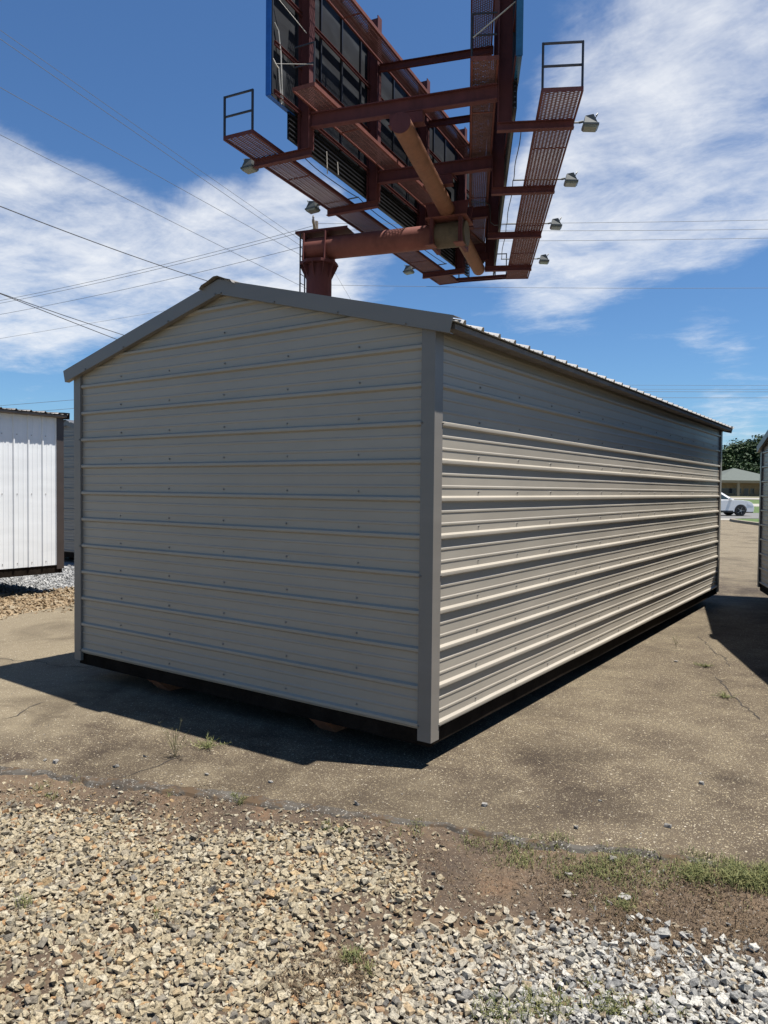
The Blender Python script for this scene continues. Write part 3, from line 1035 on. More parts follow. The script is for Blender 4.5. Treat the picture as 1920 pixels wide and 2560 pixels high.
# ------------------------------------------------------------------ the billboard
BASE = Vector((-14.10, 15.74, 0))
BB = empty('billboard', BASE, 0, 'maroon steel V-shaped billboard on a single column, seen from behind and below', 'billboard')
DL = Vector((math.cos(R(98.7)), math.sin(R(98.7)), 0)); NL = Vector((-DL.y, DL.x, 0))
DR = Vector((math.cos(R(118.6)), math.sin(R(118.6)), 0)); NR = Vector((DR.y, -DR.x, 0))
OL = Vector((-11.144, 9.632, 0)); OR_ = Vector((-4.477, 11.831, 0))
ZU = Vector((0, 0, 1))
def PL(s, n, z): return OL + DL * s + NL * n + ZU * z
def PR(s, n, z): return OR_ + DR * s + NR * n + ZU * z
H0 = 10.45
ARMS = (1.28, 5.12, 8.92, 12.72)
def bmb(): return MB(BASE)
def catwalk(P, d, nrm, s0, s1, n0, n1, z, pitch=0.036, bw=0.019, mat='mesh', edge='maroon', seams=(2.75, 5.6, 8.4, 11.3)):
    """Walkway: channel frame, expanded-metal deck, cross seams."""
    fr = bmb()
    hh = 0.10
    for n in (n0, n1):
        fl = 1 if n == n0 else -1
        fr.bar(P(s0, n, z + hh / 2), P(s1, n, z + hh / 2), 0.012, hh)
        fr.bar(P(s0, n + 0.024 * (1 if n < (n0 + n1) / 2 else -1), z + 0.006), P(s1, n + 0.024 * (1 if n < (n0 + n1) / 2 else -1), z + 0.006), 0.045, 0.012)
    for s in (s0, s1):
        fr.bar(P(s, n0, z + hh / 2), P(s, n1, z + hh / 2), 0.012, hh)
    o = fr.build('walkway_frame', edge, BB)
    dk = bmb()
    s = s0 + 0.05
    k = 0
    w0, w1 = n0 + 0.05, n1 - 0.05
    up = nrm.cross(d)
    while s < s1 - 0.03:
        # one expanded-metal strand: a shallow zigzag
        nz = 9
        pts = []
        for i in range(nz + 1):
            n = w0 + (w1 - w0) * i / nz
            pts.append(P(s + (0.5 if (i + k) % 2 else -0.5) * pitch * 0.62, n, z + 0.030))
        for a, b in zip(pts[:-1], pts[1:]):
            t = (b - a).normalized()
            q = Vector((-t.y, t.x, 0)) * bw / 2
            lift = ZU * (-0.005 if d is DR else 0.005)
            dk.add([a - q - lift, b - q - lift, b + q + lift, a + q + lift], [(0, 1, 2, 3)])
        s += pitch
        k += 1
    m_ = dk.build('mesh_deck', mat, o)
    tag(m_, kind='stuff')
    sm = bmb()
    for s in seams:
        if s0 < s < s1:
            sm.bar(P(s, n0 + 0.02, z + 0.018), P(s, n1 - 0.02, z + 0.018), 0.05, 0.012)
    for n in np.linspace(n0, n1, 6)[1:-1]:
        sm.bar(P(s0, n, z + 0.045), P(s1, n, z + 0.045), 0.006, 0.02)
    sm.build('deck_bearer', edge, o)
    return o
def end_rail(P, s, n0, n1, z, h=1.07, t=0.045):
    for n in (n0 + 0.02, n1 - 0.02):
        bmb().bar(P(s, n, z + 0.05), P(s, n, z + h), t, t, NL).build('rail_post', 'rail', BB)
    for zz_ in (z + h - 0.02, z + h * 0.52):
        bmb().bar(P(s, n0 + 0.02 + t / 2, zz_), P(s, n1 - 0.02 - t / 2, zz_), t * 0.9, t * 0.9).build('rail_bar', 'rail', BB)
for P, d, nn, first in ((PL, DL, NL, True), (PR, DR, NR, False)):
    catwalk(P, d, nn, 0.0, 14.62, 0.0, 0.90, H0)
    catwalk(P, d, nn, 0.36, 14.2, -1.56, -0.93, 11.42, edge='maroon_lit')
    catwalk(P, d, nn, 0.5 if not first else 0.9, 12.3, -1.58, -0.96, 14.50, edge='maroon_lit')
    end_rail(P, 0.02, 0.0, 0.90, H0 + 0.02)
    # the last bay has its own guard rail at the far end
    for n in (-0.45, 0.0):
        bmb().bar(P(14.55, n, H0 + 0.05), P(14.55, n, H0 + 1.05), 0.04, 0.04, nn).build('rail_post', 'rail', BB)
    for zz_ in (H0 + 1.03, H0 + 0.12):
        bmb().bar(P(14.55, -0.43, zz_), P(14.55, -0.02, zz_), 0.035, 0.035).build('rail_bar', 'rail', BB)
    for s in ARMS:
        # upright, outrigger arm under the walkway
        bmb().ibeam(P(s, -0.74, H0 - 0.03), P(s, -0.74, 15.9), 0.26, 0.34, 0.022, 0.016, nn).build('upright', 'maroon', BB)
        bmb().ibeam(P(s, -0.92, H0 - 0.105), P(s, 0.88, H0 - 0.105), 0.15, 0.20, 0.016, 0.012).build('outrigger_arm', 'maroon', BB)
    # sign face: dark backed sheets with a wrapped vinyl edge
    s = -0.02
    k = 0
    pw = 1.1385
    first_p = None
    while s < 14.60:
        e = min(s + pw, 14.64)
        mb = bmb()
        a = [P(s + 0.012, -0.53, 11.27), P(e - 0.012, -0.53, 11.27), P(e - 0.012, -0.47, 11.27), P(s + 0.012, -0.47, 11.27)]
        mb.hexa(a + [q + ZU * 4.26 for q in a])
        recalc(mb.build('face_panel', 'back', BB))
        st = bmb()
        st.bar(P(s + 0.03, -0.56, 11.30), P(s + 0.03, -0.56, 15.50), 0.05, 0.05, nn)
        st.build('stiffener', 'stiff', BB)
        s = e
    vm = 'vinyl' if first else 'vinyl2'
    vw = bmb()
    vw.bar(P(-0.055, -0.50, 11.25), P(-0.055, -0.50, 15.55), 0.014, 0.15, nn)
    recalc(vw.build('vinyl_edge', vm, BB))
    vw = bmb()
    a = [P(-0.06, -0.455, 11.23), P(14.66, -0.455, 11.23), P(14.66, -0.445, 11.23), P(-0.06, -0.445, 11.23)]
    vw.hexa(a + [q + ZU * 4.32 for q in a])
    recalc(vw.build('vinyl_sheet', vm, BB))
    vw = bmb()
    vw.bar(P(-0.06, -0.50, 11.235), P(1.05, -0.50, 11.235), 0.12, 0.012)
    vw.build('vinyl_hem', vm, BB)
    for z in (11.36, 12.53, 13.87, 15.2):
        bmb().cbeam(P(0.05, -0.585, z), P(14.55, -0.585, z), 0.05, 0.11, 0.012).build('stringer', 'maroon', BB)
    # louvred skirt hanging under the face
    for i in range(6):
        z = 10.56 + i * 0.122
        mb = bmb()
        a = [P(0.80, -0.500, z + 0.085), P(14.3, -0.500, z + 0.085), P(14.3, -0.545, z + 0.012), P(0.80, -0.545, z + 0.012)]
        b = [P(0.80, -0.512, z + 0.073), P(14.3, -0.512, z + 0.073), P(14.3, -0.557, z), P(0.80, -0.557, z)]
        mb.hexa(b + a)
        mb.bar(P(0.80, -0.53, z), P(14.3, -0.53, z), 0.055, 0.026)
        recalc(mb.build('skirt_slat', 'slat', BB))
    mb = bmb()
    a = [P(0.80, -0.492, 10.55), P(14.3, -0.492, 10.55), P(14.3, -0.484, 10.55), P(0.80, -0.484, 10.55)]
    mb.hexa(a + [q + ZU * 0.70 for q in a])
    recalc(mb.build('skirt_sheet', 'slat', BB))
    # floodlights on brackets
    for s in (1.66, 4.95, 8.50, 12.30):
        mb = bmb()
        mb.tube(P(s, -0.32, H0 + 0.13), P(s, 1.05, H0 + 0.11), 0.021, 8)
        mb.tube(P(s, 1.05, H0 + 0.11), P(s, 1.15, H0 + 0.13), 0.03, 8)
        fl = mb.build('floodlight', 'lampbody', BB)
        hd = bmb()
        c0 = P(s, 1.15, H0 + 0.02)
        q = [(-0.155, 0.0, 0.02), (0.155, 0.0, 0.02), (0.155, 0.32, 0.0), (-0.155, 0.32, 0.0), (-0.10, 0.03, 0.20), (0.10, 0.03, 0.20), (0.13, 0.22, 0.22), (-0.13, 0.22, 0.22)]
        hd.hexa([c0 + d * a_ + nn * b_ + ZU * c_ for a_, b_, c_ in q])
        q = [(-0.17, -0.02, -0.03), (0.17, -0.02, -0.03), (0.17, 0.35, -0.05), (-0.17, 0.35, -0.05), (-0.17, -0.02, 0.018), (0.17, -0.02, 0.018), (0.17, 0.35, -0.002), (-0.17, 0.35, -0.002)]
        hd.hexa([c0 + d * a_ + nn * b_ + ZU * c_ for a_, b_, c_ in q])
        recalc(hd.build('housing', 'lampbody', fl))
        gl = bmb()
        q = [(-0.135, 0.01, -0.075), (0.135, 0.01, -0.075), (0.135, 0.31, -0.095), (-0.135, 0.31, -0.095), (-0.16, -0.01, -0.032), (0.16, -0.01, -0.032), (0.16, 0.34, -0.052), (-0.16, 0.34, -0.052)]
        gl.hexa([c0 + d * a_ + nn * b_ + ZU * c_ for a_, b_, c_ in q])
        recalc(gl.build('lens', 'lampglass', fl))
        lp = bmb()
        lp.path([c0 + d * -0.1 + nn * 0.28 + ZU * 0.20, c0 + d * -0.05 + nn * 0.33 + ZU * 0.27, c0 + d * 0.05 + nn * 0.33 + ZU * 0.27, c0 + d * 0.1 + nn * 0.28 + ZU * 0.20], 0.012, 5)
        lp.build('bird_guard', 'lampbody', fl)
    nodes = (1.66, 4.95, 8.50, 12.30)
    for a_, b_ in zip(nodes[:-1], nodes[1:]):
        pts = [P(a_ + (b_ - a_) * i / 8, -0.32 + 0.02 * math.sin(i), H0 + 0.12 - 0.10 * math.sin(math.pi * i / 8)) for i in range(9)]
        bmb().path(pts, 0.013, 5).build('power_cable', 'cable', BB)
# cross beams between the two faces, and their hangers on the torsion pipe
PIPE_A, PIPE_B = Vector((-7.80, 11.22, 10.44)), Vector((-11.75, 22.76, 10.44))
PD = (PIPE_B - PIPE_A).normalized()
for i, s in enumerate(ARMS):
    bmb().ibeam(PL(s, -0.92, 11.12), PR(s - 0.1, -0.92, 11.12), 0.19, 0.36, 0.022, 0.014).build('cross_beam', 'maroon', BB)
    if i > 0:
        bmb().cbeam(PL(s, -0.92, 14.36), PR(s, -0.92, 14.36), 0.09, 0.22, 0.014).build('upper_cross_beam', 'maroon', BB)
    # saddle on the pipe
    mid = PL(s, -0.92, 0).lerp(PR(s - 0.1, -0.92, 0), 0.5)
    t = (mid - Vector((PIPE_A.x, PIPE_A.y, 0))).dot(PD)
    c = PIPE_A + PD * t
    side = Vector((-PD.y, PD.x, 0))
    if t > 0.2:
        mb = bmb()
        mb.bar(c + side * -0.42 + ZU * 0.36, c + side * 0.42 + ZU * 0.36, 0.20, 0.26)
        mb.bar(c + side * -0.45 + ZU * 0.215, c + side * 0.45 + ZU * 0.215, 0.26, 0.022)
        mb.build('pipe_saddle', 'maroon', BB)
pp = bmb()
pp.tube(PIPE_A, PIPE_B, 0.245, 40)
pp.build('torsion_pipe', 'pipe', BB, smooth=True)
cp = bmb()
cp.tube(PIPE_A - PD * 0.028, PIPE_A - PD * 0.002, 0.25, 40)
cp.build('pipe_end_cap', 'maroon', BB, smooth=True)
for t in (2.2, 4.6, 5.0, 8.4):
    q = PIPE_A + PD * t
    bmb().tube(q - PD * 0.006, q + PD * 0.006, 0.2475, 40).build('weld_ring', 'tube', BB, smooth=True)
# horizontal tube from the column head to the saddle frame
TZ = 9.76
TA = Vector((BASE.x, BASE.y, TZ))
TD = Vector((math.cos(R(15.5)), math.sin(R(15.5)), 0))
TS = Vector((-TD.y, TD.x, 0))
tb = bmb()
tb.tube(TA - TD * 0.42, TA + TD * 4.10, 0.37, 44)
tb.build('offset_tube', 'tube', BB, smooth=True)
tb = bmb()
tb.tube(TA + TD * 4.105, TA + TD * 5.10, 0.385, 44)
tb.build('tube_collar', 'collar', BB, smooth=True)
# saddle frame: plates either side of the collar, feet, heavy seat under the pipe
for off in (4.06, 4.98):
    c = TA + TD * off
    mb = bmb()
    mb.hexa([c + TS * a_ + ZU * b_ + TD * e_ for e_ in (-0.06, 0.06) for a_, b_ in ((-0.46, -0.44), (0.46, -0.44), (0.48, 0.40), (-0.48, 0.40))])
    recalc(mb.build('saddle_plate', 'maroon', BB))
    for sgn in (-1, 1):
        mb = bmb()
        mb.bar(c + TS * (0.42 * sgn) + ZU * -0.40, c + TS * (0.42 * sgn) + ZU * 0.44, 0.16, 0.04, TD)
        mb.build('saddle_rib', 'maroon', BB)
    mb = bmb()
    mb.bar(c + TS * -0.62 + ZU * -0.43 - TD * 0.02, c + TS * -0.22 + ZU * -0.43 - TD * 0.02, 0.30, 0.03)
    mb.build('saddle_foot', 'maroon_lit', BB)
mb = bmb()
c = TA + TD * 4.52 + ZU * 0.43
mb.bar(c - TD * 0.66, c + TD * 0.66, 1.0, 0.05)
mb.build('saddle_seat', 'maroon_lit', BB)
for sgn in (-1, 1):
    mb = bmb()
    c2 = c + TS * (0.30 * sgn) + ZU * 0.20
    mb.hexa([c2 + TD * a_ + ZU * b_ + TS * e_ for e_ in (-0.015, 0.015) for a_, b_ in ((-0.60, -0.17), (0.60, -0.17), (0.70, 0.30), (-0.70, 0.30))])
    recalc(mb.build('saddle_cheek', 'maroon', BB))
# ladder-like link between the far ends of the two outer walkways
for s_, z_ in ((14.3, H0 + 0.05), (14.56, H0 + 0.05)):
    bmb().cbeam(PL(s_, 0.0, z_), PR(s_, 0.0, z_), 0.05, 0.12, 0.012).build('end_link', 'maroon', BB)
bmb().bar(PL(13.6, -0.95, H0 + 0.35), PR(13.4, -0.95, H0 + 0.35), 0.05, 0.07).build('end_link', 'rail', BB)
# column with head flange, gussets, collars, ladder
cl = bmb()
cl.tube(BASE + ZU * 0.0, BASE + ZU * 9.20, 0.43, 44)
cl.build('column', 'maroon', BB, smooth=True)
fl = bmb()
fl.tube(BASE + ZU * 9.20, BASE + ZU * 9.25, 0.66, 8)
fl.tube(BASE + ZU * 9.252, BASE + ZU * 9.30, 0.64, 8)
fl.build('head_flange', 'maroon', BB)
for i in range(10):
    t = 2 * math.pi * i / 10
    v = Vector((math.cos(t), math.sin(t), 0)); w = Vector((-math.sin(t), math.cos(t), 0)) * 0.012
    g = bmb()
    a = [BASE + v * 0.42 + ZU * 8.72, BASE + v * 0.62 + ZU * 9.12, BASE + v * 0.62 + ZU * 9.20, BASE + v * 0.42 + ZU * 9.20]
    g.hexa([p - w for p in a] + [p + w for p in a])
    recalc(g.build('gusset', 'maroon', BB))
for off in (-0.40, 0.38):
    c = TA + TD * off
    g = bmb()
    ring = []
    for r_ in (0.375, 0.47):
        pass
    g.hexa([c + TS * a_ + ZU * b_ + TD * e_ for e_ in (-0.016, 0.016) for a_, b_ in ((-0.47, -0.46), (0.47, -0.46), (0.40, 0.47), (-0.40, 0.47))])
    recalc(g.build('head_plate', 'maroon', BB))
tp_ = bmb()
tp_.bar(TA - TD * 0.75 + ZU * 0.50, TA + TD * 1.15 + ZU * 0.50, 0.62, 0.03)
tp_.bar(TA - TD * 0.75 + ZU * 0.53 - TS * 0.30, TA + TD * 1.15 + ZU * 0.53 - TS * 0.30, 0.02, 0.08)
tp_.build('head_platform', 'maroon', BB)
ld = BASE - TD * 0.56 - TS * 0.12
for o_ in (-0.18, 0.18):
    bmb().bar(ld + TS * o_ + ZU * 3.0, ld + TS * o_ + ZU * 10.25, 0.05, 0.03, TD).build('ladder_rail', 'stiff', BB)
rg = bmb()
z = 3.2
while z < 10.2:
    rg.tube(ld - TS * 0.18 + ZU * z, ld + TS * 0.18 + ZU * z, 0.013, 6)
    z += 0.30
tag(rg.build('ladder_rungs', 'stiff', BB), kind='stuff')
# loose straps, tie wires and conduit that hang on the back of the faces
def strand(pts, r, mat, name='tie_wire'):
    return bmb().path(pts, r, 5).build(name, mat, BB)
strand([PL(0.10, -0.56, 13.05), PL(0.22, -0.60, 12.90), PL(0.30, -0.62, 12.4), PL(0.34, -0.62, 11.9), PL(0.42, -0.6, 11.25)], 0.020, 'strap', 'ratchet_strap')
strand([PL(0.02, -0.57, 12.15), PL(0.16, -0.60, 12.02), PL(0.24, -0.6, 12.0), PL(0.30, -0.6, 11.6), PL(0.36, -0.6, 11.27)], 0.018, 'strap', 'ratchet_strap')
strand([PL(0.10, -0.58, 12.05), PL(0.38, -1.55, 11.95)], 0.007, 'strap')
strand([PL(0.06, -0.58, 13.7), PL(0.95, -0.95, 13.15)], 0.010, 'strap')
strand([PR(0.25, -0.58, 12.62), PR(0.38, -1.52, 11.95)], 0.016, 'strap')
for (s_, z0_, z1_) in ((2.6, 10.95, 10.35), (3.2, 10.9, 10.55), (0.35, 11.6, 11.2)):
    strand([PL(s_, -0.58, z0_), PL(s_ + 0.02, -0.60, z1_)], 0.016, 'strap', 'hanging_strap')
for P, n_ in ((PL, 0), (PR, 0)):
    # posts that carry the inner guard rail and walkway drop rods
    bmb().bar(P(0.38, -1.54, 11.45), P(0.38, -1.54, 12.5), 0.035, 0.035).build('rail_post', 'rail', BB)
    for z_ in (12.48, 12.0):
        bmb().bar(P(0.38, -1.52, z_), P(0.38, -0.98, z_), 0.03, 0.03).build('rail_bar', 'rail', BB)
strand([PR(8.6, -1.5, 11.40), PR(8.7, -1.0, 11.38), PR(8.72, -0.86, 11.30), PR(8.75, -0.84, 10.75), PR(8.7, -0.7, 10.62), PR(8.5, -0.32, 10.57)], 0.014, 'lampbody', 'conduit')

# ------------------------------------------------------------------ utility pole and cables
UP = at_depth(789, 566, 31.0)
PB = Vector((UP.x, UP.y, 0))
POLE = empty('utility_pole', PB, 0, 'weathered wooden utility pole behind the billboard column', 'pole')
MB(PB).tube(PB, PB + ZU * (UP.z + 0.2), 0.16, 14, 0.11).build('pole_shaft', 'polewood', POLE, smooth=True)
arm_d = RU
for dz in (0.0, -1.05):
    MB(PB).bar(PB + ZU * (UP.z - 0.15 + dz) - RV * 1.1, PB + ZU * (UP.z - 0.15 + dz) + RV * 1.1, 0.09, 0.11).build('crossarm', 'polewood', POLE)
    for o_ in (-1.0, -0.5, 0.5, 1.0):
        q = PB + RV * o_ + ZU * (UP.z - 0.09 + dz)
        MB(PB).tube(q, q + ZU * 0.10, 0.035, 8, 0.045).tube(q + ZU * 0.10, q + ZU * 0.18, 0.05, 8, 0.025).build('insulator', 'ceramic', POLE, smooth=True)
def cable(a, b, r, sag, label, name='power_line', mat='cable_far', group=None, n=24, ext=0.0):
    a, b = Vector(a), Vector(b)
    pts = [a + (a - b).normalized() * ext] if ext else []
    for i in range(n + 1):
        t = i / n
        p = a.lerp(b, t)
        p.z -= sag * 4 * t * (1 - t)
        pts.append(p)
    mb = MB()
    mb.path(pts, r, 5)
    o = mb.build(name, mat)
    tag(o, label, 'cable', group)
    return o
def beyond(a, b, k):
    return a + (b - a) * k
zA = UP.z
def off(px, py, z, px2, py2, p_end, k=1.25):
    """start point outside the frame on the line through two sighted points"""
    q = at_z(px, py, z)
    return p_end + (q - p_end) * (k + 1.0)
hp = lambda py: at_depth(789, py, 31.0)
cable(off(0, 64, 12.2, 0, 0, hp(626)), hp(626), 0.0062, 0.10, 'topmost cable sloping from the upper left corner to the utility pole', group='cables to the pole')
cable(off(0, 86, 12.0, 0, 0, hp(640)), hp(640), 0.0075, 0.10, 'second cable from the top sloping from upper left to the pole', group='cables to the pole')
cable(off(0, 208, 11.4, 0, 0, hp(658)), hp(658), 0.0075, 0.10, 'cable crossing the left cloud, third down from the upper left corner', group='cables to the pole')
cable(off(0, 327, 10.8, 0, 0, hp(733)), hp(733), 0.0075, 0.10, 'lowest of the four cables sloping down rightwards across the left cloud', group='cables to the pole')
def leftline(py0, z, pyp, r, label, sag=0.25):
    e = hp(pyp)
    q = at_z(0, py0, z)
    cable(e + (q - e) * 1.3, e, r, sag, label, group='cables leaving the pole to the left')
leftline(743, 11.6, 563, 0.010, 'upper cable of the close pair rising from the left edge to the pole top')
leftline(750, 11.55, 571, 0.010, 'lower cable of the close pair rising from the left edge to the pole top')
leftline(778, 11.2, 608, 0.010, 'single cable rising to the pole just under the close pair')
def rightline(pyp, py1, dep1, r, label, sag=0.1):
    e = hp(pyp)
    q = at_depth(1920, py1, dep1)
    cable(e, e + (q - e) * 1.3, r, sag, label, group='cables leaving the pole to the right')
rightline(559, 546, 33.0, 0.0095, 'uppermost of three cables running right behind the right catwalk')
rightline(574, 569, 33.0, 0.0095, 'middle of three cables running right behind the right catwalk')
rightline(602, 591, 33.0, 0.0095, 'lowest of three cables running right behind the right catwalk')
rightline(712, 716, 33.0, 0.0085, 'lone cable across the clear blue sky under the billboard walkways')
# heavier service drops in front, going behind the shed roof
a0, b0 = at_z(-120, 468, 7.4), at_depth(640, 738, 26)
cable(a0, b0, 0.011, 0.12, 'thick dark cable sagging down to the ridge of the grey shed', mat='cable', ext=25)
a0, b0 = at_z(-140, 682, 6.4), at_depth(420, 872, 24)
cable(a0, b0, 0.010, 0.05, 'upper of two dark cables meeting the left roof slope of the shed', mat='cable', group='service cables', ext=25)
a0, b0 = at_z(-140, 678, 6.4), at_depth(420, 897, 23)
cable(a0, b0, 0.010, 0.02, 'lower of two dark cables meeting the left roof slope of the shed', mat='cable', group='service cables', ext=25)
a0, b0 = at_z(-200, 880, 9.0), at_depth(560, 752, 60)
cable(a0, b0, 0.010, 0.0, 'faint cable rising rightwards towards the left roof slope', group='service cables', ext=40)
for (y0, y1, lb, r_) in ((1014, 999, 'upper of two low cables just above the white shed', 0.016), (1036, 1020, 'lower of two low cables touching the white shed roof', 0.016)):
    cable(at_depth(-300, y0 + 24, 60), at_depth(420, y1 - 18, 60), r_, 0.0, lb, group='low cables on the left')
for (y_, lb) in ((962, 'highest of four level cables low over the right end of the shed'), (972, 'second of four level cables low over the right end of the shed'),
                 (978, 'third of four level cables low over the right end of the shed'), (993, 'lowest of four level cables low over the right end of the shed')):
    cable(at_depth(1300, y_ - 1, 66), at_depth(2150, y_ + 1, 66), 0.017 if y_ in (978, 993) else 0.012, 0.05, lb, group='cables along the road')
# guy wire of the pole
cable(hp(600), at_depth(960, 890, 30.0), 0.006, 0.0, 'thin guy wire dropping right from the utility pole', 'guy_wire')

# ------------------------------------------------------------------ road, verges, far lot
def strip(name, u0, u1, v0, v1, z0, z1, mat, dz=0.0):
    mb = MB()
    n = 12
    for i in range(n + 1):
        u = u0 + (u1 - u0) * i / n
        mb.v += [rd(u, v0, z0 + dz), rd(u, v1, z1 + dz)]
    for i in range(n):
        mb.f.append((2 * i, 2 * i + 2, 2 * i + 3, 2 * i + 1))
    return struct(mb.build(name, mat))
strip('gutter', -60, 60, 45.6, 48.2, 0.006, 0.006, 'concrete')
strip('road', -80, 80, 48.2, 62.5, 0.0, 0.0, 'road')
strip('grass_verge', -80, 80, 62.5, 71.0, -0.01, 0.02, 'lawn', 0.02)
strip('far_road', -80, 80, 84.0, 98.0, 0.155, 0.255, 'concrete', 0.0)
strip('far_verge', -80, 80, 71.0, 84.0, 0.04, 0.145, 'lawn', 0.0)
strip('far_lawn', -80, 80, 98.0, 121.0, 0.255, 0.56, 'lawn', 0.0)
strip('far_lot', -80, 80, 121.0, 175.0, 0.60, 1.55, 'lot', 0.02)

# kerbed island in the lot mouth
def island():
    c = [(20.1, 43.0), (19.9, 42.2), (19.55, 40.2), (19.25, 38.2), (19.4, 36.2), (20.3, 34.2), (24, 33), (34, 33), (34, 45), (24, 45), (21.2, 44.7), (20.4, 43.9)]
    def ins(f):
        cx, cy = 27.0, 39.6
        return [(cx + (x - cx) * f, cy + (y - cy) * f) for x, y in c]
    mb = MB()
    o_, i_ = ins(1.0), ins(0.965)
    n = len(c)
    rows = [[rd(u, v, 0.0) for u, v in o_], [rd(u, v, 0.14) for u, v in ins(0.996)], [rd(u, v, 0.15) for u, v in i_], [rd(u, v, 0.05) for u, v in i_]]
    for r_ in rows:
        mb.v += r_
    for k in range(3):
        for i in range(n):
            j = (i + 1) % n
            mb.f.append((k * n + i, k * n + j, (k + 1) * n + j, (k + 1) * n + i))
    struct(recalc(mb.build('kerb', 'kerb')))
    mb = MB()
    mb.add([rd(u, v, 0.13) for u, v in i_], [tuple(range(n))])
    o = mb.build('island_grass', 'lawn')
    for f in o.data.polygons:
        pass
    struct(recalc(o))
island()

